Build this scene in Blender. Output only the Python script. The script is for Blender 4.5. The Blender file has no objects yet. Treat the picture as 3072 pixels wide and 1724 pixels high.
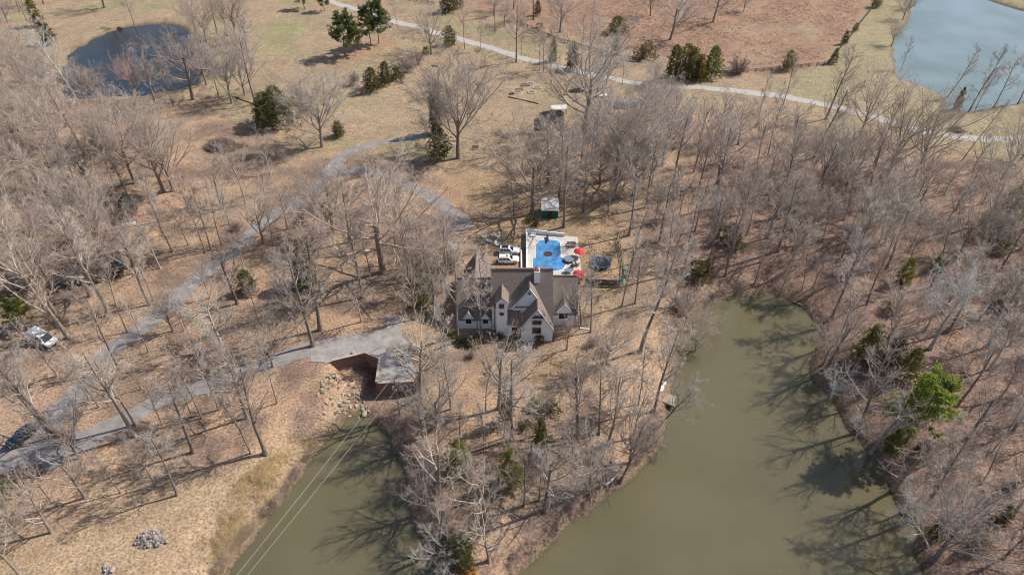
import bpy, math, random
import numpy as np
from math import radians, sin, cos, tan, pi
random.seed(7); RNG = np.random.default_rng(7)
SC = bpy.context.scene
# ---------------------------------------------------------------- camera, sky, sun, exposure
CAM_H, PITCH, FPX = 95.0, 40.0, 2049.0          # metres above the house lawn, degrees below the horizon, focal length in 3072-px units
cam_d = bpy.data.cameras.new('camera'); cam = bpy.data.objects.new('camera', cam_d); SC.collection.objects.link(cam)
cam_d.sensor_width = 36.0; cam_d.lens = 36.0 * FPX / 3072.0; cam_d.clip_start = 1.0; cam_d.clip_end = 9000.0
cam.location = (0, 0, CAM_H); cam.rotation_euler = (radians(90 - PITCH), 0, 0); SC.camera = cam
SUN_EL, SUN_AZ = 46.0, 21.0                      # azimuth counted from +X towards +Y
world = bpy.data.worlds.new('World'); SC.world = world; world.use_nodes = True
wn = world.node_tree.nodes; sky = wn.new('ShaderNodeTexSky'); sky.sky_type = 'NISHITA'; sky.sun_disc = False
sky.sun_elevation = radians(SUN_EL); sky.sun_rotation = radians(90 - SUN_AZ); sky.air_density = 1.0; sky.dust_density = 1.2; sky.ozone_density = 1.0
world.node_tree.links.new(sky.outputs[0], wn['Background'].inputs[0]); wn['Background'].inputs[1].default_value = 0.13
sun_d = bpy.data.lights.new('sun', 'SUN'); sun_d.energy = 5.0; sun_d.angle = radians(0.55); sun_d.color = (1.0, 0.945, 0.865)
sun = bpy.data.objects.new('sun', sun_d); SC.collection.objects.link(sun)
_a, _e = radians(SUN_AZ), radians(SUN_EL)
from mathutils import Vector, Matrix
sun.rotation_euler = Vector((cos(_a) * cos(_e), sin(_a) * cos(_e), sin(_e))).to_track_quat('Z', 'Y').to_euler()
SC.view_settings.view_transform = 'Standard'; SC.view_settings.look = 'None'; SC.view_settings.exposure = 0.22; SC.view_settings.gamma = 1.0
SC.render.engine = 'CYCLES'; SC.cycles.use_denoising = True; SC.cycles.denoiser = 'OPENIMAGEDENOISE'; SC.cycles.denoising_input_passes = 'RGB_ALBEDO_NORMAL'; SC.cycles.denoising_prefilter = 'ACCURATE'; SC.cycles.max_bounces = 5; SC.cycles.diffuse_bounces = 2
SC.cycles.glossy_bounces = 2; SC.cycles.transmission_bounces = 2; SC.cycles.use_adaptive_sampling = False
SC.cycles.caustics_reflective = False; SC.cycles.caustics_refractive = False
SC.cycles.pixel_filter_type = 'BLACKMAN_HARRIS'; SC.cycles.filter_width = 1.1

# ---------------------------------------------------------------- helpers: measured positions -> ground
ZONES = {'A': (0, 0, 2.515), 'B': (1024, 0, 2.515), 'C': (2048, 0, 2.515), 'D': (0, 575, 2.515), 'E': (1024, 575, 2.515), 'F': (2048, 575, 2.515),
         'G': (0, 1149, 2.515), 'H': (1024, 1149, 2.515), 'I': (2048, 1149, 2.515), 'N': (0, 0, .8385), 'W': (1000, 960, 4.82), 'V': (1420, 680, 5.152)}
def spx(z, x, y):
    ox, oy, s = ZONES[z]; return ox + x / s, oy + y / s
_ca, _sa = cos(radians(PITCH)), sin(radians(PITCH))
def ray(px, py):
    u = (px - 1536) / FPX; v = (862 - py) / FPX
    return u, _ca + v * _sa, -_sa + v * _ca
def at(z, x, y, h):
    d = ray(*spx(z, x, y)); t = (CAM_H - h) / -d[2]; return t * d[0], t * d[1]
def atp(z, pts, h=0.0): return np.array([at(z, x, y, h) for x, y in pts])

# value noise
_H = RNG.random((512, 512))
def vnoise(x, y, s):
    x = np.asarray(x, float) / s + 1000.3; y = np.asarray(y, float) / s + 1000.7
    i = np.floor(x).astype(int); j = np.floor(y).astype(int); fx = x - i; fy = y - j
    fx = fx * fx * (3 - 2 * fx); fy = fy * fy * (3 - 2 * fy)
    a = _H[i % 512, j % 512]; b = _H[(i + 1) % 512, j % 512]; c = _H[i % 512, (j + 1) % 512]; d = _H[(i + 1) % 512, (j + 1) % 512]
    return (a * (1 - fx) + b * fx) * (1 - fy) + (c * (1 - fx) + d * fx) * fy
def fbm(x, y, s, o=3):
    r = 0; w = 1; t = 0
    for k in range(o): r = r + w * vnoise(np.asarray(x) + 37.1 * k, np.asarray(y) - 91.7 * k, s / 2 ** k); t += w; w *= .5
    return r / t
def sstep(a, b, x):
    t = np.clip((np.asarray(x, float) - a) / (b - a), 0, 1); return t * t * (3 - 2 * t)
def sdist(poly, x, y):
    """signed distance, positive inside"""
    x = np.asarray(x, float); y = np.asarray(y, float); d = np.full(x.shape, 1e18); ins = np.zeros(x.shape, bool)
    n = len(poly)
    for i in range(n):
        ax, ay = poly[i]; bx, by = poly[(i + 1) % n]; ex, ey = bx - ax, by - ay
        t = np.clip(((x - ax) * ex + (y - ay) * ey) / (ex * ex + ey * ey + 1e-12), 0, 1)
        d = np.minimum(d, (x - ax - t * ex) ** 2 + (y - ay - t * ey) ** 2)
        c = ((ay > y) != (by > y))
        if ey != 0: ins ^= c & (x < (bx - ax) * (y - ay) / ey + ax)
    d = np.sqrt(d); return np.where(ins, d, -d)
def pdist(line, x, y):
    """distance to a polyline"""
    x = np.asarray(x, float); y = np.asarray(y, float); d = np.full(x.shape, 1e18)
    for (ax, ay), (bx, by) in zip(line[:-1], line[1:]):
        ex, ey = bx - ax, by - ay; t = np.clip(((x - ax) * ex + (y - ay) * ey) / (ex * ex + ey * ey + 1e-12), 0, 1)
        d = np.minimum(d, (x - ax - t * ex) ** 2 + (y - ay - t * ey) ** 2)
    return np.sqrt(d)
def smooth_line(pts, step=1.0):
    """Catmull-Rom through the points, resampled"""
    P = np.array(pts, float); Q = np.vstack([2 * P[0] - P[1], P, 2 * P[-1] - P[-2]]); out = []
    for i in range(1, len(Q) - 2):
        n = max(2, int(np.linalg.norm(Q[i + 1] - Q[i]) / step)); t = np.linspace(0, 1, n, endpoint=False)[:, None]
        out.append(.5 * (2 * Q[i] + (Q[i + 1] - Q[i - 1]) * t + (2 * Q[i - 1] - 5 * Q[i] + 4 * Q[i + 1] - Q[i + 2]) * t ** 2 + (3 * Q[i] - Q[i - 1] - 3 * Q[i + 1] + Q[i + 2]) * t ** 3))
    return np.vstack(out + [P[-1:]])

# ---------------------------------------------------------------- where the water lies
LAKE_Z, POND_Z = -3.7, -1.0
_lk = [('G', [(1700, 1446), (1780, 1300), (1880, 1200), (2000, 1050), (2100, 950), (2200, 800), (2260, 730), (2310, 640), (2385, 520), (2430, 440), (2500, 385), (2575, 320)]),
       ('H', [(60, 262), (150, 250), (230, 268), (290, 330), (350, 390), (400, 480), (440, 560), (485, 650), (530, 740), (530, 830), (520, 920), (560, 1020), (610, 1130), (650, 1220), (690, 1320), (700, 1446)])]
_lk2 = [('H', [(1310, 1446), (1400, 1370), (1560, 1240), (1700, 1085), (1850, 1005), (2000, 855), (2130, 770), (2230, 660), (2330, 560), (2400, 440), (2430, 330), (2450, 220), (2470, 60)]),
        ('F', [(40, 1000), (50, 930), (90, 880), (250, 860), (400, 800), (520, 775), (650, 745), (720, 790), (870, 845), (950, 930), (1020, 1000), (1015, 1150), (970, 1300), (1000, 1446)]),
        ('I', [(1050, 20), (1110, 130), (1170, 200), (1220, 300), (1340, 430), (1400, 520), (1450, 620), (1550, 720), (1600, 830), (1640, 960), (1740, 1070), (1780, 1150), (1740, 1250), (1790, 1350), (1840, 1446)])]
def _cat(l, h): return np.vstack([atp(z, p, h) for z, p in l])
LAKE = np.vstack([_cat(_lk, LAKE_Z), [(-14, 42), (-10, 34), (-4, 40)], _cat(_lk2, LAKE_Z), [(48, 30), (60, -60), (-60, -60), (-44, 30)]])
POND_L = atp('A', [(490, 740), (450, 600), (510, 450), (580, 360), (640, 345), (720, 290), (830, 245), (960, 210), (1100, 190), (1250, 180), (1360, 200), (1480, 270), (1560, 400), (1545, 540), (1480, 640), (1280, 690), (1050, 722), (900, 722), (750, 735), (600, 745)], POND_Z)
POND_R = np.vstack([atp('C', [(1790, -60), (1740, 60), (1690, 180), (1625, 280), (1592, 350), (1600, 450), (1620, 560), (1680, 610), (1800, 650), (1900, 690), (1970, 735), (1975, 810), (2060, 842), (2150, 845), (2300, 820), (2420, 790), (2500, 780), (2600, 755), (2900, 720), (3100, 250), (2850, 160), (2575, 85), (2280, 0), (2000, -90)], POND_Z)])
NOTCH = atp('W', [(-30, 610), (30, 562), (465, 440), (745, 535), (715, 880), (1190, 850), (1280, 900), (1230, 1010), (900, 1120), (700, 1400), (300, 1500), (-200, 1400), (0, 900), (60, 800), (-30, 690)], 0)
HOUSE_C = np.array((1.0, 108.0))
def _wob(x, y, a=1.2): return a * (fbm(x, y, 5.0, 3) - .5) * 2
def terrain(x, y):
    x = np.asarray(x, float); y = np.asarray(y, float)
    flat = sstep(42, 62, np.hypot(x - HOUSE_C[0], (y - HOUSE_C[1]) * .8))
    h = flat * (2.2 * (fbm(x, y, 55, 2) - .5) + .22 * (fbm(x, y, 7, 2) - .5))
    for poly, wz, w in ((LAKE, LAKE_Z, 8.5), (POND_L, POND_Z, 5.0), (POND_R, POND_Z, 5.0)):
        s = -sdist(poly, x, y) + _wob(x, y, .9 if wz < -2 else 1.3)
        up = wz + (h - wz) * np.clip(s / w, 0, 1) ** .62
        dn = wz - np.minimum(1.4, .5 * np.abs(s))
        h = np.where(s > 0, np.where(s < w, up, h), dn)
    dep = sstep(-.2, 1.0, sdist(NOTCH, x, y)); low = np.minimum(h, -3.05 + .25 * (fbm(x, y, 3, 2) - .5))
    return h + dep * (low - h)
def hz(x, y): return float(terrain(np.array([x]), np.array([y]))[0])
def gp(z, x, y):
    h = 0.0
    for _ in range(3):
        X, Y = at(z, x, y, h); h = .3 * h + .7 * hz(X, Y)
    return X, Y, hz(X, Y)

# ---------------------------------------------------------------- mesh helpers
COL = SC.collection
def link(name, data=None, parent=None):
    o = bpy.data.objects.new(name, data); COL.objects.link(o)
    if parent is not None: o.parent = parent
    return o
def tag(o, label=None, cat=None, group=None, kind=None):
    if label: o['label'] = label
    if cat: o['category'] = cat
    if group: o['group'] = group
    if kind: o['kind'] = kind
    return o
def thing(name, label, cat, loc=(0, 0, 0), rz=0.0, group=None, scale=1.0):
    o = link(name); o.location = loc; o.rotation_euler = (0, 0, rz); o.scale = (scale,) * 3; o.empty_display_size = .3
    return tag(o, label, cat, group)
def npmesh(name, V, quads=None, tris=None, mat=None, smooth=False):
    me = bpy.data.meshes.new(name); V = np.asarray(V, np.float32); q = np.zeros((0, 4), int) if quads is None else np.asarray(quads, int).reshape(-1, 4)
    t = np.zeros((0, 3), int) if tris is None else np.asarray(tris, int).reshape(-1, 3)
    me.vertices.add(len(V)); me.vertices.foreach_set('co', V.ravel())
    me.loops.add(q.size + t.size); me.loops.foreach_set('vertex_index', np.concatenate([q.ravel(), t.ravel()]).astype(np.int32))
    me.polygons.add(len(q) + len(t)); me.polygons.foreach_set('loop_start', np.concatenate([np.arange(len(q)) * 4, q.size + np.arange(len(t)) * 3]).astype(np.int32))
    if smooth: me.polygons.foreach_set('use_smooth', np.ones(len(q) + len(t), bool))
    me.update(calc_edges=True)
    if mat: me.materials.append(mat)
    return me
class MB:
    """collects simple solids into one mesh"""
    def __init__(s): s.v = []; s.f = []
    def add(s, v, f):
        o = len(s.v); s.v += [tuple(map(float, p)) for p in v]; s.f += [[o + i for i in q] for q in f]; return s
    def box(s, x0, y0, z0, x1, y1, z1):
        return s.add([(x0, y0, z0), (x1, y0, z0), (x1, y1, z0), (x0, y1, z0), (x0, y0, z1), (x1, y0, z1), (x1, y1, z1), (x0, y1, z1)],
                     [(0, 3, 2, 1), (4, 5, 6, 7), (0, 1, 5, 4), (1, 2, 6, 5), (2, 3, 7, 6), (3, 0, 4, 7)])
    def bar(s, a, b, w, h=None, up=(0, 0, 1)):
        """box beam from a to b"""
        a = Vector(a); b = Vector(b); h = w if h is None else h; d = (b - a).normalized(); u = Vector(up)
        if abs(d.dot(u)) > .98: u = Vector((1, 0, 0))
        r = d.cross(u).normalized(); u = r.cross(d); v = []
        for p in (a, b):
            for i, j in ((-1, -1), (1, -1), (1, 1), (-1, 1)): v.append(p + r * (i * w / 2) + u * (j * h / 2))
        return s.add(v, [(0, 1, 2, 3), (7, 6, 5, 4), (0, 4, 5, 1), (1, 5, 6, 2), (2, 6, 7, 3), (3, 7, 4, 0)])
    def slab(s, pts, t, n=None):
        """planar polygon thickened downwards along its normal (or along n)"""
        P = [Vector(p) for p in pts]; k = len(P)
        if n is None:
            n = Vector((0, 0, 0))
            for i in range(k):
                a, b = P[i], P[(i + 1) % k]; n += Vector(((a.y - b.y) * (a.z + b.z), (a.z - b.z) * (a.x + b.x), (a.x - b.x) * (a.y + b.y)))
            n.normalize()
            if n.z < 0: n = -n; P.reverse()
            n = -n
        else: n = Vector(n)
        return s.add(P + [p + n * t for p in P], [list(range(k)), list(range(2 * k - 1, k - 1, -1))] + [(i, k + i, k + (i + 1) % k, (i + 1) % k) for i in range(k)])
    def lathe(s, c, prof, n=12, ax='z'):
        c = Vector(c); v = []
        for r, z in prof:
            for i in range(n):
                a = 2 * pi * i / n; p = (r * cos(a), r * sin(a), z)
                v.append(c + Vector(p if ax == 'z' else ((p[0], p[2], p[1]) if ax == 'y' else (p[2], p[0], p[1]))))
        m = len(prof); f = [(j * n + i, j * n + (i + 1) % n, (j + 1) * n + (i + 1) % n, (j + 1) * n + i) for j in range(m - 1) for i in range(n)]
        return s.add(v, f + [list(range(n - 1, -1, -1)), list(range((m - 1) * n, m * n))])
    def loft(s, secs):
        """closed sections (same count) joined, capped"""
        n = len(secs[0]); v = [p for q in secs for p in q]; m = len(secs)
        f = [(j * n + i, j * n + (i + 1) % n, (j + 1) * n + (i + 1) % n, (j + 1) * n + i) for j in range(m - 1) for i in range(n)]
        return s.add(v, f + [list(range(n - 1, -1, -1)), list(range((m - 1) * n, m * n))])
    def mesh(s, name, mat, fix=True):
        me = bpy.data.meshes.new(name); me.from_pydata(s.v, [], s.f); me.update()
        if fix:
            import bmesh
            bm = bmesh.new(); bm.from_mesh(me); bmesh.ops.recalc_face_normals(bm, faces=bm.faces); bm.to_mesh(me); bm.free()
        if mat: me.materials.append(mat)
        return me
    def build(s, name, mat, parent=None, fix=True): return link(name, s.mesh(name, mat, fix), parent)
def rock_mesh(name, seed, mat):
    r = np.random.default_rng(seed); import bmesh
    bm = bmesh.new(); bmesh.ops.create_icosphere(bm, subdivisions=1, radius=.5)
    for v in bm.verts: v.co *= r.uniform(.7, 1.15); v.co.z *= .7
    me = bpy.data.meshes.new(name); bm.to_mesh(me); bm.free(); me.materials.append(mat); return me

# ---------------------------------------------------------------- materials
def mat(name, col, rough=.8, var=.25, scale=3.0, bump=.0, spec=.3, objcol=False, metal=0.0, dark=None, stretch=None, detail=4.0):
    m = bpy.data.materials.new(name); m.use_nodes = True; nt = m.node_tree; b = nt.nodes['Principled BSDF']; L = nt.links.new
    b.inputs['Roughness'].default_value = rough; b.inputs['Specular IOR Level'].default_value = spec; b.inputs['Metallic'].default_value = metal
    tc = nt.nodes.new('ShaderNodeTexCoord'); mp = nt.nodes.new('ShaderNodeMapping'); L(tc.outputs['Object'], mp.inputs['Vector'])
    if stretch: mp.inputs['Scale'].default_value = stretch
    nz = nt.nodes.new('ShaderNodeTexNoise'); nz.inputs['Scale'].default_value = scale; nz.inputs['Detail'].default_value = detail; nz.inputs['Roughness'].default_value = .65
    L(mp.outputs[0], nz.inputs['Vector'])
    cr = nt.nodes.new('ShaderNodeValToRGB'); c = np.array(col); d = np.array(dark) if dark is not None else c * (1 - var); e = np.clip(c * (1 + var * .7), 0, 1)
    cr.color_ramp.elements[0].position = .32; cr.color_ramp.elements[1].position = .7
    cr.color_ramp.elements[0].color = (*d, 1); cr.color_ramp.elements[1].color = (*e, 1); L(nz.outputs['Fac'], cr.inputs[0]); out = cr.outputs[0]
    if objcol:
        oi = nt.nodes.new('ShaderNodeObjectInfo'); mx = nt.nodes.new('ShaderNodeMix'); mx.data_type = 'RGBA'; mx.blend_type = 'MULTIPLY'; mx.inputs[0].default_value = 1
        L(out, mx.inputs[6]); L(oi.outputs['Color'], mx.inputs[7]); out = mx.outputs[2]
    L(out, b.inputs['Base Color'])
    if bump:
        bp = nt.nodes.new('ShaderNodeBump'); bp.inputs['Strength'].default_value = bump; bp.inputs['Distance'].default_value = .05; L(nz.outputs['Fac'], bp.inputs['Height']); L(bp.outputs[0], b.inputs['Normal'])
    return m
M = {}
M['bark'] = mat('bark', (.25, .205, .175), .95, .35, 2.0, .3, .1, True, stretch=(1, 1, .3))
M['twig'] = mat('twig', (.42, .35, .305), .95, .28, .6, 0, .1, True)
M['palebark'] = mat('pale_bark', (.50, .47, .42), .9, .3, 1.2, .1, .1, True)
M['cedar'] = mat('cedar_foliage', (.17, .165, .07), .9, .45, 1.1, 0, .1, True)
M['pine'] = mat('pine_needles', (.165, .185, .07), .85, .4, 1.0, 0, .15, True)
M['olive'] = mat('evergreen_leaves', (.17, .16, .07), .8, .45, 2.0, 0, .2, True)
M['shingle'] = mat('roof_shingles', (.215, .172, .148), .95, .38, 2.2, .2, .15, stretch=(5, 1, 1))
M['darkroof'] = mat('dark_roof_shingles', (.07, .06, .055), .95, .35, 2.5, .2, .15)
M['white'] = mat('white_painted_brick', (.85, .855, .855), .8, .05, 3.0, .1, .2)
M['trim'] = mat('white_trim', (.8, .8, .78), .6, .05, 2.0)
M['glass'] = mat('window_glass', (.02, .022, .024), .06, .3, 1.0, 0, .8)
M['frame'] = mat('dark_window_frame', (.06, .055, .05), .6, .2)
M['brick'] = mat('red_brown_brick', (.23, .13, .10), .9, .3, 4.0, .2)
M['cap'] = mat('clay_chimney_cap', (.45, .17, .09), .8, .2)
M['asphalt'] = mat('worn_asphalt', (.245, .225, .215), .95, .3, .5, .15, .15, detail=9, dark=(.175, .158, .148))
M['concrete'] = mat('pale_concrete', (.29, .268, .25), .92, .3, .5, .1, .2, detail=8)
M['gravel'] = mat('white_gravel', (.40, .37, .335), .95, .25, 2.0, .3, .1, detail=8)
M['wood'] = mat('weathered_wood', (.33, .27, .2), .9, .3, 2.0, .1, .15, stretch=(1, 6, 1))
M['greywood'] = mat('grey_fence_wood', (.13, .105, .09), .95, .35, 3.0, .1, .1)
M['darkwood'] = mat('dark_stained_wood', (.05, .04, .035), .85, .3, 3.0)
M['orangewood'] = mat('orange_log_wall', (.42, .19, .06), .75, .3, 1.5, .1, .2, stretch=(1, 1, 6))
M['deck'] = mat('pale_pool_deck', (.5, .46, .41), .85, .18, 1.5, .05, .2)
M['cover'] = mat('blue_pool_cover', (.075, .235, .46), .5, .4, .6, .2, .3)
M['red'] = mat('red_umbrella_canvas', (.72, .06, .07), .8, .15, 2.0)
M['metalw'] = mat('white_metal_roof', (.62, .61, .58), .5, .25, 1.5, 0, .4)
M['green'] = mat('green_painted_wood', (.02, .12, .07), .7, .25, 2.0)
M['kayak'] = mat('teal_plastic', (.03, .32, .22), .35, .15, 2.0)
M['black'] = mat('black_rubber', (.018, .018, .02), .7, .2)
M['navy'] = mat('navy_paint', (.012, .02, .05), .2, .2, 2.0, 0, .6)
M['carwhite'] = mat('white_car_paint', (.78, .78, .77), .25, .04, 2.0, 0, .5)
M['carsilver'] = mat('pale_silver_car_paint', (.66, .68, .7), .25, .05, 2.0, 0, .5)
M['chrome'] = mat('bright_metal', (.55, .55, .56), .3, .1, 2.0, 0, .5, metal=.8)
M['lamp'] = mat('lamp_glass', (.75, .74, .7), .15, .05, 2.0, 0, .6)
M['redlamp'] = mat('red_lamp_glass', (.4, .02, .02), .2, .1, 2.0, 0, .6)
M['stone'] = mat('pale_rocks', (.38, .34, .275), .95, .4, 2.5, .3, .15, True)
M['log'] = mat('grey_cut_logs', (.31, .275, .255), .95, .5, 3.0, .2, .1, True)
M['tuft'] = mat('dry_grass_blades', (.52, .385, .215), .95, .3, .25, 0, .1)
M['sedge'] = mat('reddish_grass_blades', (.42, .26, .16), .95, .35, .2, 0, .1)
M['brush'] = mat('brush_twigs', (.32, .235, .205), .95, .35, .12, 0, .1)
M['pole'] = mat('utility_pole_wood', (.2, .16, .13), .9, .3, 2.0, 0, .1, stretch=(1, 1, .2))
M['wire'] = mat('aluminium_wire', (.45, .43, .4), .5, .1, 1.0)
M['bluegrey'] = mat('blue_grey_tarp', (.16, .2, .24), .7, .2, 2.0)
M['blue'] = mat('blue_vinyl', (.05, .1, .22), .6, .2, 2.0)
M['leafmud'] = mat('wet_leaves', (.07, .035, .025), .8, .4, 3.0)
M['soil'] = mat('garden_soil', (.16, .1, .08), .95, .35, 3.0)
M['leafy'] = mat('orange_leaves', (.5, .2, .04), .9, .35, 3.0)
M['coping'] = mat('coping_stone', (.42, .33, .27), .9, .2)

for k in ('cedar', 'pine', 'olive'):       # thin leaves let some light through
    nt = M[k].node_tree; b = nt.nodes['Principled BSDF']; tl = nt.nodes.new('ShaderNodeBsdfTranslucent'); mx = nt.nodes.new('ShaderNodeMixShader'); mx.inputs[0].default_value = .48
    nt.links.new(b.inputs['Base Color'].links[0].from_socket, tl.inputs['Color']); nt.links.new(b.outputs[0], mx.inputs[1]); nt.links.new(tl.outputs[0], mx.inputs[2]); nt.links.new(mx.outputs[0], nt.nodes['Material Output'].inputs['Surface'])
# ---------------------------------------------------------------- ground
def axis(a, b, step, far):
    c = list(np.arange(a, b + step * .5, step)); d = step; lo = []; x = a
    while x > -far: d *= 1.7; x -= d; lo.append(x)
    d = step; hi = []; x = c[-1]
    while x < far: d *= 1.7; x += d; hi.append(x)
    return np.array(lo[::-1] + c + hi)
XS = axis(-258, 258, 1.2, 3000); YS = axis(30, 345, 1.2, 3000)
GX, GY = np.meshgrid(XS, YS); gx, gy = GX.ravel(), GY.ravel()
GZ = terrain(gx, gy)
def zone(z, pts, soft=6.0, wob=4.0, h=0.0):
    s = sdist(atp(z, pts, h), gx, gy) + (fbm(gx, gy, 9, 3) - .5) * 2 * wob
    return sstep(-soft, soft, s)[:, None]
def lerp(a, b, t): return a + (b - a) * t
n1 = fbm(gx, gy, 14, 3)[:, None]; n2 = fbm(gx + 300, gy, 5, 3)[:, None]; n3 = fbm(gx, gy + 500, 30, 2)[:, None]; n2 = np.clip((n2 - .5) * 1.5 + .5, 0, 1)
C_ = lambda *c: np.array(c, float)[None, :]
tan_ = lerp(C_(.39, .275, .165), C_(.30, .215, .14), n2)
litter = lerp(C_(.41, .26, .158), C_(.225, .15, .108), sstep(.25, .75, n2))
col = tan_.copy()
top = zone('N', [(-900, 450), (-900, -420), (3900, -420), (3900, 420), (2576, 400), (1500, 260), (1280, 440), (1000, 400), (760, 380), (480, 250), (330, 250), (150, 150), (0, 130)], 10, 8)
green = sstep(.42, .72, n1) * (.35 + .65 * sstep(.3, .7, n3))
col = lerp(col, lerp(C_(.30, .275, .13), C_(.25, .225, .11), n2), green * top)
lit = 1 - top
col = lerp(col, litter, lit * (.45 + .55 * sstep(.35, .6, n1)))
lawn = np.clip(zone('E', [(560, -20), (700, -60), (1500, -250), (1800, 0), (2150, 330), (2150, 750), (1850, 1000), (1790, 640), (1400, 640), (1130, 600), (1000, 520), (1050, 330), (900, 140)], 4, 3)
               + zone('E', [(1100, 1180), (1600, 1150), (2100, 1250), (1900, 1446), (1000, 1446)], 4, 3), 0, 1)
col = lerp(col, lerp(C_(.43, .285, .15), C_(.31, .205, .12), n2), lawn * .85)
straw = zone('G', [(-900, 1900), (-900, 1200), (0, 1150), (800, 1000), (1400, 800), (1900, 560), (2300, 400), (2400, 350), (2300, 800), (1700, 1446), (1500, 1900)], 4, 3)
col = lerp(col, lerp(C_(.44, .31, .175), C_(.32, .22, .13), n2), straw * .8)
sedge = zone('N', [(1290, -420), (2500, -420), (2190, 0), (2150, 60), (2075, 150), (1990, 185), (1880, 180), (1700, 150), (1480, 105), (1300, 60), (1100, 0), (1000, -420)], 3, 2.5)
col = lerp(col, lerp(lerp(C_(.37, .225, .14), C_(.26, .16, .115), n2), C_(.35, .275, .165), .6 * sstep(.6, .85, n1)), sedge)
pondlawn = zone('N', [(2190, 0), (2700, -420), (3900, -420), (3900, 450), (2576, 400), (2300, 350), (2100, 270), (1900, 230), (1990, 195), (2080, 160), (2160, 60)], 3, 2)
col = lerp(col, lerp(C_(.28, .25, .13), C_(.36, .28, .165), n1), pondlawn * .85)
rwood = zone('N', [(1780, 340), (2100, 400), (2576, 470), (3900, 500), (3900, 2900), (2300, 2900), (2280, 1300), (2080, 900), (1950, 720), (1760, 700), (1700, 560)], 8, 5)
col = lerp(col, lerp(C_(.35, .215, .15), C_(.22, .145, .11), n2), rwood * .9)
pine_lit = zone('B', [(0, 480), (60, 330), (300, 300), (420, 330), (330, 400), (100, 480)], 2, 2)
col = lerp(col, C_(.38, .21, .12), pine_lit * .6)
for poly, wz in ((LAKE, LAKE_Z), (POND_L, POND_Z), (POND_R, POND_Z)):
    s = -sdist(poly, gx, gy) + _wob(gx, gy, .8)
    col = lerp(col, C_(.19, .125, .08), (sstep(-.5, .3, s) * (1 - sstep(.6, 2.0, s)))[:, None] * .8)
    col = lerp(col, C_(.10, .08, .045), sstep(.2, -.4, s)[:, None])
bare = zone('W', [(250, 640), (450, 560), (700, 620), (660, 900), (600, 1080), (420, 1090), (450, 760)], .8, .3, -2.8)  # dark red-brown notch floor, with wall shade put into its colour
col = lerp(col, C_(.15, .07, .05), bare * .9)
lum_ = col @ np.array((.3, .6, .1)); col = lerp(col, lum_[:, None], .13) * .93
ny, nx = GX.shape; idx = np.arange(nx * ny).reshape(ny, nx)
Q = np.stack([idx[:-1, :-1], idx[:-1, 1:], idx[1:, 1:], idx[1:, :-1]], -1).reshape(-1, 4)
def ground_mat():
    m = bpy.data.materials.new('ground_cover'); m.use_nodes = True; nt = m.node_tree; b = nt.nodes['Principled BSDF']; L = nt.links.new; N = nt.nodes.new
    b.inputs['Roughness'].default_value = 1.0; b.inputs['Specular IOR Level'].default_value = .05
    at_ = N('ShaderNodeAttribute'); at_.attribute_name = 'Col'; g = N('ShaderNodeNewGeometry')
    def noise(s, d=4, r=.7):
        n = N('ShaderNodeTexNoise'); n.inputs['Scale'].default_value = s; n.inputs['Detail'].default_value = d; n.inputs['Roughness'].default_value = r; L(g.outputs['Position'], n.inputs['Vector']); return n.outputs['Fac']
    def mrange(v, a, b_, c, d):
        n = N('ShaderNodeMapRange'); n.inputs[1].default_value = a; n.inputs[2].default_value = b_; n.inputs[3].default_value = c; n.inputs[4].default_value = d; L(v, n.inputs[0]); return n.outputs[0]
    def mixc(mode, f, a, b_):
        n = N('ShaderNodeMix'); n.data_type = 'RGBA'; n.blend_type = mode
        if isinstance(f, float): n.inputs[0].default_value = f
        else: L(f, n.inputs[0])
        L(a, n.inputs[6])
        if isinstance(b_, tuple): n.inputs[7].default_value = (*b_, 1)
        else: L(b_, n.inputs[7])
        return n.outputs[2]
    fine = noise(2.4, 5, .75); mid = noise(.45, 4, .6)
    v1 = mrange(fine, .33, .67, .38, 1.5); v2 = mrange(mid, .3, .7, .82, 1.16)
    mm = N('ShaderNodeMath'); mm.operation = 'MULTIPLY'; L(v1, mm.inputs[0]); L(v2, mm.inputs[1])
    cc = N('ShaderNodeCombineColor'); [L(mm.outputs[0], cc.inputs[i]) for i in range(3)]
    c = mixc('MULTIPLY', 1.0, at_.outputs['Color'], cc.outputs[0])
    c = mixc('MULTIPLY', mrange(noise(.9, 3, .6), .55, .7, 0., .55), c, (.78, .62, .55))
    c = mixc('MULTIPLY', mrange(noise(1.7, 3, .6), .6, .72, 0., .5), c, (1.25, 1.1, .8))
    L(c, b.inputs['Base Color'])
    bp = N('ShaderNodeBump'); bp.inputs['Strength'].default_value = .8; bp.inputs['Distance'].default_value = .16; L(fine, bp.inputs['Height']); L(bp.outputs[0], b.inputs['Normal'])
    return m
gme = npmesh('ground', np.stack([gx, gy, GZ], 1), Q, mat=ground_mat(), smooth=True)
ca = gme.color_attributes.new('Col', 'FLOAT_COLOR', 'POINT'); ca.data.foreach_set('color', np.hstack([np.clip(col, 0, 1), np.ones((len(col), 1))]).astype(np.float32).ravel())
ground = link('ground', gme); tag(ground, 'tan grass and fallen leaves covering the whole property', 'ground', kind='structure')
M['ground'] = gme.materials[0]

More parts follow.
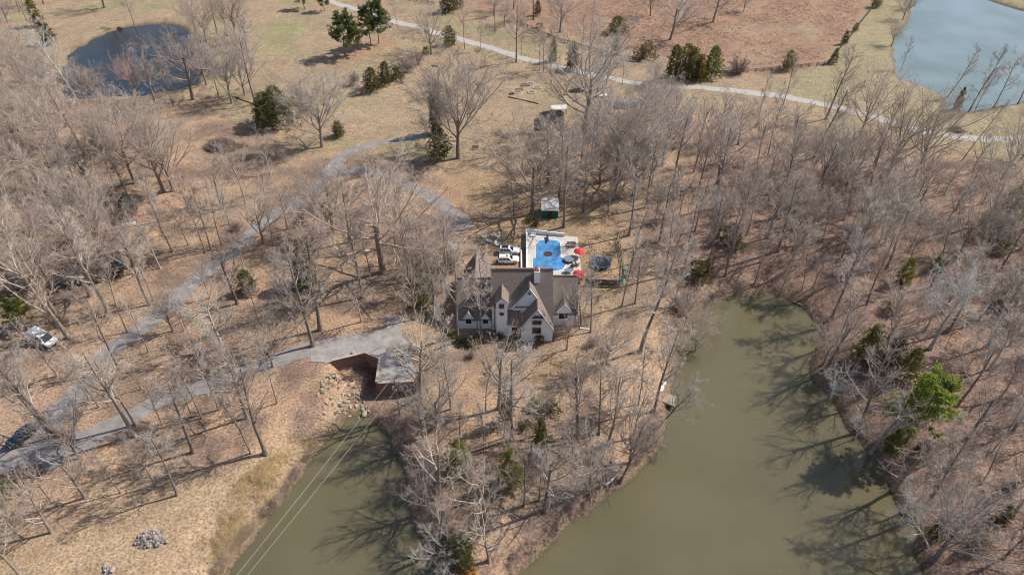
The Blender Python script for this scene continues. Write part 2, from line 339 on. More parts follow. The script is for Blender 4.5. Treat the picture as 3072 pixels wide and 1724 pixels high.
# ---------------------------------------------------------------- water
def water_mat(name, col, rough, wave, dist, spec=.5, patch=None, sss=0):
    m = bpy.data.materials.new(name); m.use_nodes = True; nt = m.node_tree; b = nt.nodes['Principled BSDF']; L = nt.links.new; N = nt.nodes.new
    b.inputs['Roughness'].default_value = rough; b.inputs['IOR'].default_value = 1.33; b.inputs['Specular IOR Level'].default_value = spec
    if sss: b.inputs['Subsurface Weight'].default_value = .85; b.inputs['Subsurface Radius'].default_value = (1.0, .95, .8); b.inputs['Subsurface Scale'].default_value = sss
    g = N('ShaderNodeNewGeometry'); n = N('ShaderNodeTexNoise'); n.inputs['Scale'].default_value = .05; n.inputs['Detail'].default_value = 3; L(g.outputs['Position'], n.inputs['Vector'])
    cr = N('ShaderNodeValToRGB'); c = np.array(col); p = np.array(patch if patch else c * .8); cr.color_ramp.elements[0].color = (*p, 1); cr.color_ramp.elements[1].color = (*c, 1)
    cr.color_ramp.elements[0].position = .35; cr.color_ramp.elements[1].position = .65; L(n.outputs['Fac'], cr.inputs[0]); L(cr.outputs[0], b.inputs['Base Color'])
    w = N('ShaderNodeTexNoise'); w.inputs['Scale'].default_value = wave; w.inputs['Detail'].default_value = 4; L(g.outputs['Position'], w.inputs['Vector'])
    bp = N('ShaderNodeBump'); bp.inputs['Strength'].default_value = .5; bp.inputs['Distance'].default_value = dist; L(w.outputs['Fac'], bp.inputs['Height']); L(bp.outputs[0], b.inputs['Normal'])
    return m
def water(name, poly, wz, mt, label, grow=4.0):
    c = poly.mean(0); P = []
    n = len(poly)
    ar = .5 * sum(poly[i][0] * poly[(i + 1) % n][1] - poly[(i + 1) % n][0] * poly[i][1] for i in range(n)); sg = 1 if ar > 0 else -1
    for i in range(n):
        t = poly[(i + 1) % n] - poly[i - 1]; t = t / (np.linalg.norm(t) + 1e-9); P.append(poly[i] + sg * np.array((t[1], -t[0])) * grow)
    x0, y0 = poly.min(0) - 5; x1, y1 = poly.max(0) + 5
    # a clean rectangular-free sheet: grid cells whose centre lies inside the grown outline
    xs = np.arange(x0, x1, 2.0); ys = np.arange(y0, y1, 2.0); A, B = np.meshgrid(xs, ys); ins = sdist(poly, A[:-1, :-1] + 1, B[:-1, :-1] + 1) > -grow
    id_ = np.arange(A.size).reshape(A.shape); q = np.stack([id_[:-1, :-1], id_[:-1, 1:], id_[1:, 1:], id_[1:, :-1]], -1)[ins]
    u, inv = np.unique(q, return_inverse=True); V = np.stack([A.ravel()[u], B.ravel()[u], np.full(len(u), wz)], 1)
    o = link(name, npmesh(name, V, inv.reshape(-1, 4), mat=mt, smooth=True)); return tag(o, label, 'water', kind='structure')
water('lake', LAKE, LAKE_Z, water_mat('murky_lake_water', (.142, .122, .07), .10, 1.3, .03, .55, (.118, .104, .06), sss=2.2), 'murky olive green lake wrapping round the wooded point')
water('pond', POND_L, POND_Z, water_mat('dark_pond_water', (.013, .02, .032), .10, .7, .07, .6, (.04, .034, .024)), 'dark blue pond behind bare trees in the upper field')  # brown patches put reflections into the water colour
water('pond', POND_R, POND_Z, water_mat('milky_pond_water', (.17, .215, .22), .12, 1.0, .03, .5, (.125, .165, .155)), 'pale blue pond beside the mown bank')  # turbid water, with bright sky reflection painted into its pale blue

# ---------------------------------------------------------------- drives and lanes
def ribbon(name, pts, width, mt, label, dz=.04, rag=.55, taper=None, cat='driveway'):
    L = smooth_line(pts, 1.0); t = np.gradient(L, axis=0); t /= np.linalg.norm(t, axis=1)[:, None] + 1e-9; nrm = np.stack([-t[:, 1], t[:, 0]], 1)
    k = np.linspace(-1, 1, 7); w = (np.interp(np.linspace(0, 1, len(L)), np.linspace(0, 1, len(width)), width) if np.ndim(width) else np.full(len(L), width)) / 2
    wl = w + (vnoise(L[:, 0], L[:, 1], 2.2) - .5) * 2 * rag; wr = w + (vnoise(L[:, 0] + 50, L[:, 1], 2.2) - .5) * 2 * rag
    off = np.where(k[None, :] < 0, k[None, :] * wl[:, None], k[None, :] * wr[:, None]); P = L[:, None, :] + nrm[:, None, :] * off[..., None]
    z = terrain(P[..., 0].ravel(), P[..., 1].ravel()).reshape(P.shape[:2]) + dz; V = np.concatenate([P, z[..., None]], -1).reshape(-1, 3)
    n, mm_ = P.shape[:2]; id_ = np.arange(n * mm_).reshape(n, mm_); q = np.stack([id_[:-1, :-1], id_[:-1, 1:], id_[1:, 1:], id_[1:, :-1]], -1).reshape(-1, 4)
    o = link(name, npmesh(name, V, q, mat=mt, smooth=True)); return tag(o, label, cat, kind='structure')
def line(*seg): return np.vstack([atp(z, p) for z, p in seg])
DRIVE = line(('G', [(-500, 640), (-150, 600), (60, 560), (250, 490), (380, 260), (560, 80)]), ('D', [(790, 1240), (1010, 1060), (1230, 890), (1470, 660), (1700, 480), (1920, 270), (2080, 160)]), ('N', [(760, 500), (815, 455), (850, 410), (900, 378), (985, 358), (1075, 344)]))
LOOP = line(('N', [(835, 440), (900, 432), (970, 442), (1030, 470), (1085, 498), (1130, 530), (1160, 562), (1172, 578)]))
ribbon('driveway', LOOP, [3.4, 3.8, 4.4, 4.4], M['asphalt'], 'curved grey drive ending on the lawn above the chairs', dz=.055)
ribbon('driveway', DRIVE, [5.2, 4.8, 4.0, 3.9, 3.8, 3.6, 3.0], M['asphalt'], 'long grey asphalt driveway climbing past the trees to the lawn')
DRIVE2 = line(('G', [(300, 600), (520, 470), (760, 360), (960, 260), (1120, 160), (1350, 70), (1600, -10)]), ('D', [(1750, 1370), (2100, 1260), (2400, 1180)]), ('E', [(-10, 1150), (150, 1140), (330, 1150)]))
ribbon('driveway', DRIVE2, [5.6, 4.0, 3.7, 4.0, 4.8, 6.2], M['asphalt'], 'grey asphalt driveway leading to the parking court', dz=.055)
LANE = line(('A', [(2350, -90), (2500, 5)]), ('B', [(0, 30), (200, 90), (390, 165), (560, 205), (740, 260), (920, 305), (1200, 390), (1400, 450), (1650, 510), (1850, 550), (2080, 592), (2350, 640)]), ('C', [(160, 660), (500, 690), (750, 715), (1000, 765), (1250, 830), (1500, 900), (1750, 975), (2000, 1020), (2250, 1040), (2575, 1035), (2900, 1020)]))
ribbon('gravel_lane', LANE, 3.6, M['gravel'], 'white gravel lane crossing the top of the property', rag=.5, cat='lane')
# parking court in front of the garage, on its retaining wall
court = [(*at('W', x, y, .0),) for x, y in [(-330, 600), (-120, 612), (0, 578), (465, 470), (688, 560), (640, 908), (1160, 880), (1190, 760), (1120, 560), (1080, 330), (1000, 230), (960, 120), (1000, 20), (930, -60), (760, -60), (770, 130), (500, 190), (0, 320), (-330, 410)]]
cm = MB(); cm.add([(x, y, .105) for x, y in court] + [(x, y, -.3) for x, y in court], [list(range(len(court)))] + [(i, (i + 1) % len(court), len(court) + (i + 1) % len(court), len(court) + i) for i in range(len(court))])
tag(cm.build('parking_court', M['concrete']), 'pale stained concrete parking court below the house', 'parking court', kind='structure')
wall_l = [at('W', x, y, .12) for x, y in [(-130, 614), (0, 580), (465, 470), (690, 561), (641, 910), (1165, 881)]]
rw = thing('retaining_wall', 'red brown brick retaining wall stepping round the parking court', 'wall')
tops = [.02, .4, .42, .423, .426, .43]
hts = [-.8, -1.6, -3.4, -3.7, -3.7, -2.6]
for i in range(5):
    (ax, ay), (bx, by) = wall_l[i], wall_l[i + 1]; d = Vector((bx - ax, by - ay)).normalized(); n = Vector((d.y, -d.x)); o_ = n * .18
    b = MB(); e = .19 if i < 4 else 0
    a2 = (ax + o_.x, ay + o_.y); b2 = (bx + o_.x, by + o_.y)
    ta, tb = tops[i], tops[i + 1]
    b.add([(a2[0] - n.x * .2, a2[1] - n.y * .2, hts[i]), (a2[0] + n.x * .2, a2[1] + n.y * .2, hts[i]), (b2[0] + n.x * .2, b2[1] + n.y * .2, hts[i + 1]), (b2[0] - n.x * .2, b2[1] - n.y * .2, hts[i + 1]),
           (a2[0] - n.x * .2, a2[1] - n.y * .2, ta), (a2[0] + n.x * .2, a2[1] + n.y * .2, ta), (b2[0] + n.x * .2, b2[1] + n.y * .2, tb), (b2[0] - n.x * .2, b2[1] - n.y * .2, tb)],
          [(0, 3, 2, 1), (4, 5, 6, 7), (0, 1, 5, 4), (1, 2, 6, 5), (2, 3, 7, 6), (3, 0, 4, 7)])
    b.build('wall', M['brick'], rw)
    c = MB(); c.bar((a2[0], a2[1], ta + .047), (b2[0], b2[1], tb + .047), .5, .09); c.build('coping', M['coping'], rw)
# ---------------------------------------------------------------- the house (its own axes are the site's axes)
def window(parent, x, y, z0, z1, w, wtop=None, bars=2, name='window'):
    """front-facing window: frame in the wall plane, recessed pane, bars as part of the frame"""
    wt = w if wtop is None else wtop
    fr = MB(); t = .09
    fr.slab([(x - w / 2 - t, y, z0 - t), (x + w / 2 + t, y, z0 - t), (x + w / 2 + t, y, z0), (x - w / 2 - t, y, z0)], .14, (0, -1, 0))
    fr.slab([(x - wt / 2 - t, y, z1), (x + wt / 2 + t, y, z1), (x + wt / 2 + t, y, z1 + t), (x - wt / 2 - t, y, z1 + t)], .14, (0, -1, 0))
    for s in (-1, 1): fr.slab([(x + s * w / 2, y, z0), (x + s * (w / 2 + t), y, z0), (x + s * (wt / 2 + t), y, z1), (x + s * wt / 2, y, z1)], .14, (0, -1, 0))
    o = fr.build(name, M['trim'], parent)
    g = MB(); g.slab([(x - w / 2, y + .02, z0), (x + w / 2, y + .02, z0), (x + wt / 2, y + .02, z1), (x - wt / 2, y + .02, z1)], .06, (0, -1, 0)); g.build('pane', M['glass'], o)
    b = MB()
    for k in range(1, bars): xx = x - w / 2 + w * k / bars; b.box(xx - .03, y - .07, z0, xx + .03, y - .045, z1)
    b.box(x - wt / 2, y - .072, (z0 + z1) / 2 - .025, x + wt / 2, y - .046, (z0 + z1) / 2 + .025); b.build('glazing_bar', M['frame'], o)
    return o
house = thing('white_house', 'large white painted house with steep brown gables and a tall chimney', 'house', (0, 0, 0))
def wall(pts, t=.25, n=(0, 1, 0), name='wall', m='white'):
    b = MB(); b.slab(pts, t, n); return b.build(name, M[m], house)
def roof(pts, t=.22, name='roof'):
    b = MB(); b.slab(pts, t); return b.build(name, M['shingle'], house)
# main block
mr = roof([(-4.2, 104, 12.5), (8.0, 104, 12.5), (8.0, 97.6, 3.35), (4.91, 97.6, 3.35), (4.91, 99.6, 6.21), (-4.2, 99.6, 6.21)])
roof([(-4.2, 104, 12.49), (8.0, 104, 12.49), (8.0, 108.7, 5.78), (-4.2, 108.7, 5.78)])
b = MB(); b.box(-4.25, 103.82, 12.42, 8.05, 104.18, 12.62); b.build('ridge_cap', M['brick'], house)
wall([(-3.9, 99.95, -.5), (1.2, 99.95, -.5), (1.2, 99.95, 6.4), (-3.9, 99.95, 6.4)])
for x, n in ((-3.95, 1), (7.75, -1)):
    wall([(x, 99.96, -.5), (x, 108.2, -.5), (x, 108.2, 6.1), (x, 104, 12.2), (x, 99.96, 6.35)], .25, (n, 0, 0))
wall([(7.74, 97.9, -.5), (7.74, 99.95, -.5), (7.74, 99.95, 6.2), (7.74, 97.9, 3.4)], .25, (-1, 0, 0))
wall([(-3.7, 108.2, -.5), (7.5, 108.2, -.5), (7.5, 108.2, 6.0), (-3.7, 108.2, 6.0)], .25, (0, -1, 0))
# upper gable and the lower gable nested in it, sharing the right slope
roof([(3.42, 103.25, 11.23), (3.42, 99.6, 11.23), (4.91, 99.6, 8.77), (4.91, 96.4, 8.77), (8.15, 96.4, 3.42), (8.15, 97.75, 3.42)])
roof([(3.42, 103.2, 11.22), (3.42, 99.6, 11.22), (-.05, 99.6, 5.98)])
wall([(.15, 99.8, -.5), (.15, 99.8, 6.05), (3.42, 99.8, 11.0), (7.7, 99.8, 3.9), (7.7, 99.8, -.5)], .15, name='gable_wall')
roof([(4.91, 99.9, 8.76), (4.91, 96.4, 8.76), (1.45, 96.4, 3.75), (1.45, 99.9, 3.75)])
wall([(1.75, 96.7, -.6), (1.75, 96.7, 4.0), (4.91, 96.7, 8.5), (7.95, 96.7, 3.5), (7.95, 96.7, -.6)], .25, name='gable_wall')
wall([(1.76, 96.95, -.6), (1.76, 99.79, -.6), (1.76, 99.79, 4.0), (1.76, 96.95, 4.0)], .25, (1, 0, 0))
wall([(7.94, 96.95, -.6), (7.94, 97.9, -.6), (7.94, 97.9, 3.4), (7.94, 96.95, 3.4)], .18, (-1, 0, 0))
for pts in (((.0, 6.0), (3.42, 11.12), (4.95, 8.6)), ((1.5, 3.72), (4.91, 8.68), (8.1, 3.42))):      # pale barge boards along the gable edges
    y = 99.56 if pts[0][0] < 1 else 96.36
    for (xa, za), (xb, zb) in zip(pts[:-1], pts[1:]):
        b = MB(); b.bar((xa, y, za), (xb, y, zb), .07, .26, (0, -1, 0)); b.build('barge_board', M['trim'], house)
window(house, 3.36, 99.76, 9.55, 10.1, .5, bars=1)
window(house, 5.0, 96.66, 6.1, 6.95, 2.5, 1.5, bars=4)
window(house, 4.8, 96.66, 4.5, 5.7, 1.8, bars=3)
window(house, 4.8, 96.66, 2.2, 3.85, 1.7, bars=3)
# entry between tower and gable
roof([(-1.0, 99.9, 5.5), (1.6, 99.9, 5.5), (1.6, 97.8, 3.3), (-1.0, 97.8, 3.3)])
wall([(-.85, 98.3, -.6), (1.7, 98.3, -.6), (1.7, 98.3, 3.5), (-.85, 98.3, 3.5)], .2)
b = MB(); b.box(.0, 98.22, -.3, 1.1, 98.28, 2.2); d = b.build('door', M['darkwood'], house); b = MB(); b.box(.95, 98.15, .85, 1.0, 98.2, 1.05); b.build('handle', M['chrome'], d)
# narrow stair tower
b = MB(); b.loft([[(x, y, z) for x, y in ((-3.05, 98.3), (-.9, 98.3), (-.9, 101.5), (-3.05, 101.5))] for z in (-.6, 8.85)]); b.build('tower', M['white'], house)
wall([(-3.04, 98.32, 8.85), (-.91, 98.32, 8.85), (-1.975, 98.32, 9.95)], .2, name='gable_wall')
for s in (-1, 1): roof([(-1.975, 98.05, 10.15), (-1.975, 102.6, 10.15), (-1.975 + s * 1.35, 102.6, 8.72), (-1.975 + s * 1.35, 98.05, 8.72)], .14)
window(house, -2.0, 98.26, 7.25, 8.55, 1.05); window(house, -2.0, 98.26, 5.5, 6.4, .85)
# wings
def wing(x0, x1, yf, eave, yr, zr, ends):
    k = (zr - eave) / (yr - yf); yb = 2 * yr - yf
    roof([(x0, yr, zr), (x1, yr, zr), (x1, yf - .3, eave - .3 * k), (x0, yf - .3, eave - .3 * k)])
    roof([(x0, yr, zr - .01), (x1, yr, zr - .01), (x1, yb + .3, eave - .3 * k - .01), (x0, yb + .3, eave - .3 * k - .01)])
    b = MB(); b.box(x0 - .02, yr - .12, zr - .06, x1 + .02, yr + .12, zr + .1); b.build('ridge_cap', M['shingle'], house)
    wall([(x0 + .2, yf, -.6), (x1 - .2, yf, -.6), (x1 - .2, yf, eave), (x0 + .2, yf, eave)])
    wall([(x0 + .2, yb, -.6), (x1 - .2, yb, -.6), (x1 - .2, yb, eave), (x0 + .2, yb, eave)], .25, (0, -1, 0))
    for x, n in ends: wall([(x, yf + .01, -.6), (x, yb - .01, -.6), (x, yb - .01, eave), (x, yr, zr - .25), (x, yf + .01, eave)], .25, (n, 0, 0))
    b = MB(); b.box(x0 + .1, yf - .42, eave - .3 * k - .2, x1 - .1, yf - .3, eave - .3 * k - .06); b.build('gutter', M['frame'], house)
wing(-10.9, -3.9, 100.3, 3.1, 105.3, 9.15, ((-10.65, 1),))
wing(7.8, 13.2, 101.3, 3.7, 105.9, 9.25, ((12.95, -1),))
def dormer(x, yf, half, zb, za, kmain, eave, yw):
    wall([(x - half, yf, zb - 1.6), (x + half, yf, zb - 1.6), (x + half, yf, zb), (x, yf, za), (x - half, yf, zb)], .18, name='dormer_wall')
    yb = yw + (za - eave) / kmain + .25; zr = za + .15; ze = zb - .12
    for s in (-1, 1): roof([(x, yf - .2, zr), (x, yb, zr), (x + s * (half + .22), yw + (ze - eave) / kmain + .1, ze), (x + s * (half + .22), yf - .2, ze)], .12)
    for s in (-1, 1):
        b = MB(); b.bar((x + s * (half + .2), yf - .23, ze), (x, yf - .23, zr), .05, .16, (0, -1, 0)); b.build('barge_board', M['trim'], house)
dormer(10.4, 101.05, 1.3, 3.9, 5.95, 1.207, 3.7, 101.3); window(house, 10.25, 101.0, 2.1, 3.65, 1.75, bars=3)
dormer(-8.65, 100.05, .95, 3.15, 4.75, 1.21, 3.1, 100.3); window(house, -8.65, 100.0, 1.7, 3.05, 1.2)
dormer(-5.3, 100.05, .85, 3.0, 4.4, 1.21, 3.1, 100.3); window(house, -5.3, 100.0, 1.75, 2.9, 1.0)
b = MB(); b.slab([(-7.8, 102.5, 5.9), (-7.0, 102.5, 5.9), (-7.0, 103.3, 6.87), (-7.8, 103.3, 6.87)], .2); b.build('skylight', M['bluegrey'], house)
for x, y, z in ((12.7, 101.22, 3.5), (-7.0, 100.22, 2.9), (-3.5, 99.88, 6.0)):
    b = MB(); b.box(x - .05, y - .1, -.5, x + .05, y, z); b.build('downspout', M['frame'], house)
# rear wing running back from the left wing
for s in (-1, 1): roof([(-7.5, 105.6, 7.5), (-7.5, 116.0, 7.5), (-7.5 + s * 3.8, 116.0, 1.8), (-7.5 + s * 3.8, 105.6 if s < 0 else 108.9, 1.8)] + ([] if s < 0 else [(-3.95, 105.6, 2.17)][:0]))
wall([(-10.9, 115.7, -.5), (-4.1, 115.7, -.5), (-4.1, 115.7, 2.2), (-7.5, 115.7, 7.2), (-10.9, 115.7, 2.2)], .25, (0, -1, 0), name='gable_wall')
for x, n, ya in ((-10.95, 1, 110.4), (-4.05, -1, 108.5)): wall([(x, ya, -.5), (x, 115.44, -.5), (x, 115.44, 2.2), (x, ya, 2.2)], .2, (n, 0, 0))
# chimney
ch = MB(); ch.box(4.3, 102.4, 8.5, 5.3, 103.6, 12.75); ch = ch.build('chimney', M['white'], house)
b = MB(); b.box(4.22, 102.32, 12.75, 5.38, 103.68, 12.95); b.build('crown', M['trim'], ch)
b = MB(); b.loft([[(4.8 + sx * w, 103 + sy * w, z) for sx, sy in ((-1, -1), (1, -1), (1, 1), (-1, 1))] for w, z in ((.5, 12.95), (.48, 13.2), (.05, 13.75))]); b.build('cap', M['cap'], ch)

# ---------------------------------------------------------------- pool terrace
def vp(x, y, h=0.0): return at('V', x, y, h)
DZ = .35
dk = [vp(x, y, DZ) for x, y in ((838, 95), (1612, 158), (1665, 690), (1640, 830), (1225, 830), (835, 700))]
b = MB(); b.add([(x, y, DZ) for x, y in dk] + [(x, y, -.2) for x, y in dk], [list(range(6))] + [(i, (i + 1) % 6, 6 + (i + 1) % 6, 6 + i) for i in range(6)])
tag(b.build('pool_terrace', M['deck']), 'pale paved terrace round the covered pool', 'terrace', kind='structure')
pc = thing('swimming_pool', 'swimming pool under a blue winter cover behind the house', 'swimming pool', (*vp(1160, 450, DZ), DZ)); px, py, pz = pc.location
out = [vp(x, y, DZ) for x, y in ((975, 265), (1030, 212), (1160, 204), (1290, 214), (1345, 248), (1352, 478), (1420, 492), (1425, 600), (1385, 655), (1300, 680), (1180, 690), (925, 690), (918, 492), (970, 480))]
k = len(out); cx = sum(p[0] for p in out) / k; cy = sum(p[1] for p in out) / k
rings = []
for t, z in ((1.0, .05), (.97, .08), (.9, .06), (.6, .03), (.3, .02)): rings += [(cx + (x - cx) * t - px, cy + (y - cy) * t - py, z + .05) for x, y in out]
f = [(j * k + i, j * k + (i + 1) % k, (j + 1) * k + (i + 1) % k, (j + 1) * k + i) for j in range(4) for i in range(k)] + [list(range(4 * k, 5 * k))]
b = MB(); b.add(rings, f); b.build('cover', M['cover'], pc)
qx, qy = vp(1150, 424, DZ); b = MB(); b.lathe((qx - px, qy - py, .085), [(1.02, 0), (.98, .02), (.5, .03)], 18); b.build('leaf_puddle', M['leafmud'], pc)
for i in range(k):
    (ax, ay), (bx, by) = out[i], out[(i + 1) % k]; s = MB(); s.bar((ax - px, ay - py, .02), (bx - px, by - py, .02), .32, .06); s.build('coping', M['trim'], pc)
x, y = vp(1145, 205, DZ); dbd = thing('diving_board', 'dark diving board at the head of the covered pool', 'diving board', (x, y, DZ))
b = MB(); b.box(-.25, -1.3, .5, .25, 1.3, .56); b.build('board', M['black'], dbd); b = MB(); b.box(-.2, .3, 0, .2, 1.0, .5); b.build('stand', M['bluegrey'], dbd)
# white fence along the left side and the stepped one at the back
def panel_fence(name, label, pts, hs, mt, cat='fence', th=.07, capw=.16, postw=.16, step=2.0, group=None, stepdown=0, mtp=None, boards=0):
    o = thing(name, label, cat, (pts[0][0], pts[0][1], 0), group=group); ox, oy = pts[0]; j = 0
    for (ax, ay), (bx, by) in zip(pts[:-1], pts[1:]):
        Ln = math.hypot(bx - ax, by - ay); n = max(1, round(Ln / step))
        for i in range(n):
            h = hs - stepdown * j; j += 1
            p = (ax + (bx - ax) * i / n - ox, ay + (by - ay) * i / n - oy); q = (ax + (bx - ax) * (i + 1) / n - ox, ay + (by - ay) * (i + 1) / n - oy)
            z0 = hz(p[0] + ox, p[1] + oy); z1 = hz(q[0] + ox, q[1] + oy)
            if boards:
                for r in range(boards):
                    zz = h * (.25 + .7 * r / max(1, boards - 1)); s = MB(); s.bar((p[0], p[1], z0 + zz), (q[0], q[1], z1 + zz), th, .15); s.build('rail', mt, o)
            else:
                s = MB(); s.bar((p[0], p[1], (z0) + h / 2 + .05), (q[0], q[1], (z1) + h / 2 + .05), th, h - .1); s.build('panel', mt, o)
                if capw: s = MB(); s.bar((p[0], p[1], z0 + h + .03), (q[0], q[1], z1 + h + .03), capw, .06); s.build('cap_rail', mt, o)
            s = MB(); s.box(p[0] - postw / 2, p[1] - postw / 2, z0 - .3, p[0] + postw / 2, p[1] + postw / 2, z0 + h + .12); s.build('post', mtp or mt, o)
    s = MB(); q = (pts[-1][0] - ox, pts[-1][1] - oy); z0 = hz(*pts[-1]); s.box(q[0] - postw / 2, q[1] - postw / 2, z0 - .3, q[0] + postw / 2, q[1] + postw / 2, z0 + hs - stepdown * j + .12); s.build('post', mtp or mt, o)
    return o
panel_fence('pool_fence', 'white solid fence along the left side of the pool terrace', [vp(823, 108, 0), vp(826, 400, 0), vp(826, 700, 0)], 1.25, M['trim'], capw=.34)
panel_fence('pool_fence', 'white fence stepping down along the back of the pool terrace', [vp(850, 118, 0), vp(1410, 165, 0)], 1.5, M['trim'], stepdown=.12, capw=.2)
gl = panel_fence('parking_rail', 'low white rail in front of the two parked cars', [vp(745, 700, 0), vp(740, 395, 0), vp(690, 392, 0)], .55, M['trim'], cat='rail', capw=.3, step=2.4)
panel_fence('timber_fence', 'dark timber privacy fence running right from the house', [vp(1725, 905, 0), vp(2000, 915, 0), vp(2255, 925, 0)], 1.75, M['greywood'], capw=.12, step=1.6)
panel_fence('timber_fence', 'thin brown yard fence running back beyond the trampoline', [vp(2330, 810, 0), vp(2312, 520, 0), vp(2268, 330, 0), vp(2225, 175, 0)], 1.15, M['wood'], capw=0, step=2.2, boards=3)
x, y = vp(925, 150, DZ); bn = thing('storage_bench', 'white storage bench against the stepped fence', 'bench', (x, y, DZ)); b = MB(); b.box(-.6, -.3, 0, .6, .3, .5); b.build('seat', M['trim'], bn); b = MB(); b.box(-.6, .22, .5, .6, .3, .95); b.build('backrest', M['trim'], bn)
def umbrella(x, y, label, r=1.3, h=2.35):
    o = thing('patio_umbrella', label, 'umbrella', (*vp(x, y, DZ + h * .8), DZ), group='red patio umbrellas')
    b = MB(); b.lathe((0, 0, 0), [(.3, 0), (.3, .06), (.03, .08), (.025, h)], 8); b.build('pole', M['chrome'], o)
    for i in range(8):
        a0, a1 = 2 * pi * i / 8, 2 * pi * (i + 1) / 8; am = (a0 + a1) / 2; P = lambda a, rr, z: (rr * cos(a), rr * sin(a), z)
        b = MB(); b.add([P(0, 0, h + .05), P(a0, r * .55, h - .28), P(am, r * .53, h - .31), P(a1, r * .55, h - .28), P(a0, r, h - .72), P(am, r * .93, h - .74), P(a1, r, h - .72), P(a0, r * 1.0, h - .88), P(a1, r * 1.0, h - .88)],
                        [(0, 1, 2), (0, 2, 3), (1, 4, 5, 2), (2, 5, 6, 3), (4, 7, 5), (5, 8, 6)]); b.build('canopy_panel', M['red'], o, False)
    b = MB(); b.lathe((0, 0, h), [(.05, 0), (.04, .15)], 6); b.build('finial', M['trim'], o)
umbrella(1640, 362, 'red patio umbrella standing beside the picnic table'); umbrella(1628, 705, 'red patio umbrella at the corner of the house')
x, y = vp(1515, 290, DZ); pt = thing('picnic_table', 'dark grey picnic table with benches on the pool terrace', 'table', (x, y, DZ), .05)
for i in range(4): b = MB(); b.box(-1.0, -.45 + i * .23, .72, 1.0, -.25 + i * .23, .77); b.build('plank', M['greywood'], pt)
for s in (-1, 1):
    b = MB(); b.box(-1.0, s * .85 - .14, .42, 1.0, s * .85 + .14, .47); b.build('bench_seat', M['greywood'], pt)
    b = MB(); b.bar((s * .7, -.8, 0), (s * .7, -.15, .72), .08); b.bar((s * .7, .8, 0), (s * .7, .15, .72), .08); b.bar((s * .7, -.85, .4), (s * .7, .85, .4), .07); b.build('leg', M['greywood'], pt)
x, y = vp(1475, 530, DZ); ht = thing('hot_tub', 'round hot tub with grey blue cover beside the pool', 'hot tub', (x, y, DZ)); b = MB(); b.lathe((0, 0, 0), [(1.05, 0), (1.08, .1), (1.08, .62)], 20); b.build('shell', M['greywood'], ht); b = MB(); b.lathe((0, 0, .622), [(1.12, 0), (1.12, .07), (.9, .12)], 20); b.build('cover', M['bluegrey'], ht)
x, y = vp(1475, 705, DZ); ot = thing('patio_table', 'oval grey patio table near the house corner', 'table', (x, y, DZ)); b = MB(); b.lathe((0, 0, .7), [(.85, 0), (.85, .04)], 16); t_ = b.build('table_top', M['bluegrey'], ot); t_.scale = (1.3, .7, 1)
for sx in (-1, 1):
    for sy in (-1, 1): b = MB(); b.bar((sx * .7, sy * .3, 0), (sx * .7, sy * .3, .7), .05); b.build('leg', M['black'], ot)
def chair(x, y, rz, m, label, cat='chair', z=None, zone_='V', name='adirondack_chair', s=1.0, group=None):
    X, Y = at(zone_, x, y, z or 0); o = thing(name, label, cat, (X, Y, z if z is not None else hz(X, Y)), rz, group, s)
    for i in range(5): b = MB(); b.bar((-.28 + i * .14, -.42, .36), (-.28 + i * .14, .2, .26), .12, .025); b.build('seat_slat', M[m], o)
    for i in range(5): b = MB(); b.bar((-.28 + i * .14, .18, .26), (-.34 + i * .17, .55, 1.05 - .04 * abs(i - 2)), .12, .025, (0, 1, 0)); b.build('back_slat', M[m], o)
    for s_ in (-1, 1):
        b = MB(); b.bar((s_ * .38, -.5, .56), (s_ * .38, .42, .56), .14, .03); b.build('armrest', M[m], o)
        b = MB(); b.bar((s_ * .36, -.42, 0), (s_ * .36, -.42, .55), .1, .04); b.build('leg', M[m], o)
        b = MB(); b.bar((s_ * .32, -.42, .34), (s_ * .32, .6, .03), .04, .12); b.build('leg', M[m], o)
    return o
ZONES['K'] = (1380, 640, 12.88)
for x, y, a, lb in ((925, 930, 2.4, 'white slatted lawn chair standing apart from the others'), (1290, 890, .5, 'white lawn chair at the back of the fire pit circle'), (1430, 950, -.6, 'white lawn chair beside the back chair at the fire pit'), (1450, 1230, -2.2, 'white lawn chair closest to the parked cars')):
    chair(x, y, a + pi, 'trim', lb, zone_='K', s=1.12, group='white lawn chairs round the fire pit')
x, y = at('K', 1145, 1120, 0); fp = thing('fire_pit', 'round metal fire pit bowl between white lawn chairs', 'fire pit', (x, y, hz(x, y)))
b = MB(); b.lathe((0, 0, .15), [(.35, 0), (.55, .15), (.6, .3), (.62, .32), (.5, .26)], 16); b.build('bowl', M['chrome'], fp)
for i in range(3): b = MB(); a = 2.1 * i; b.bar((.45 * cos(a), .45 * sin(a), 0), (.4 * cos(a), .4 * sin(a), .3), .05); b.build('leg', M['black'], fp)
b = MB(); b.lathe((0, 0, .36), [(.48, 0), (.44, .02)], 14); b.build('ashes', M['soil'], fp)
chair(1655, 840, pi, 'orangewood', 'red brown wooden chair under the corner umbrella', z=DZ, name='patio_chair', s=1.2)
chair(1600, 600, 1.2, 'frame', 'dark metal patio chair between hot tub and umbrella', z=DZ, name='patio_chair')
chair(1520, 640, -.6, 'frame', 'dark metal patio chair beside the oval table', z=DZ, name='patio_chair')
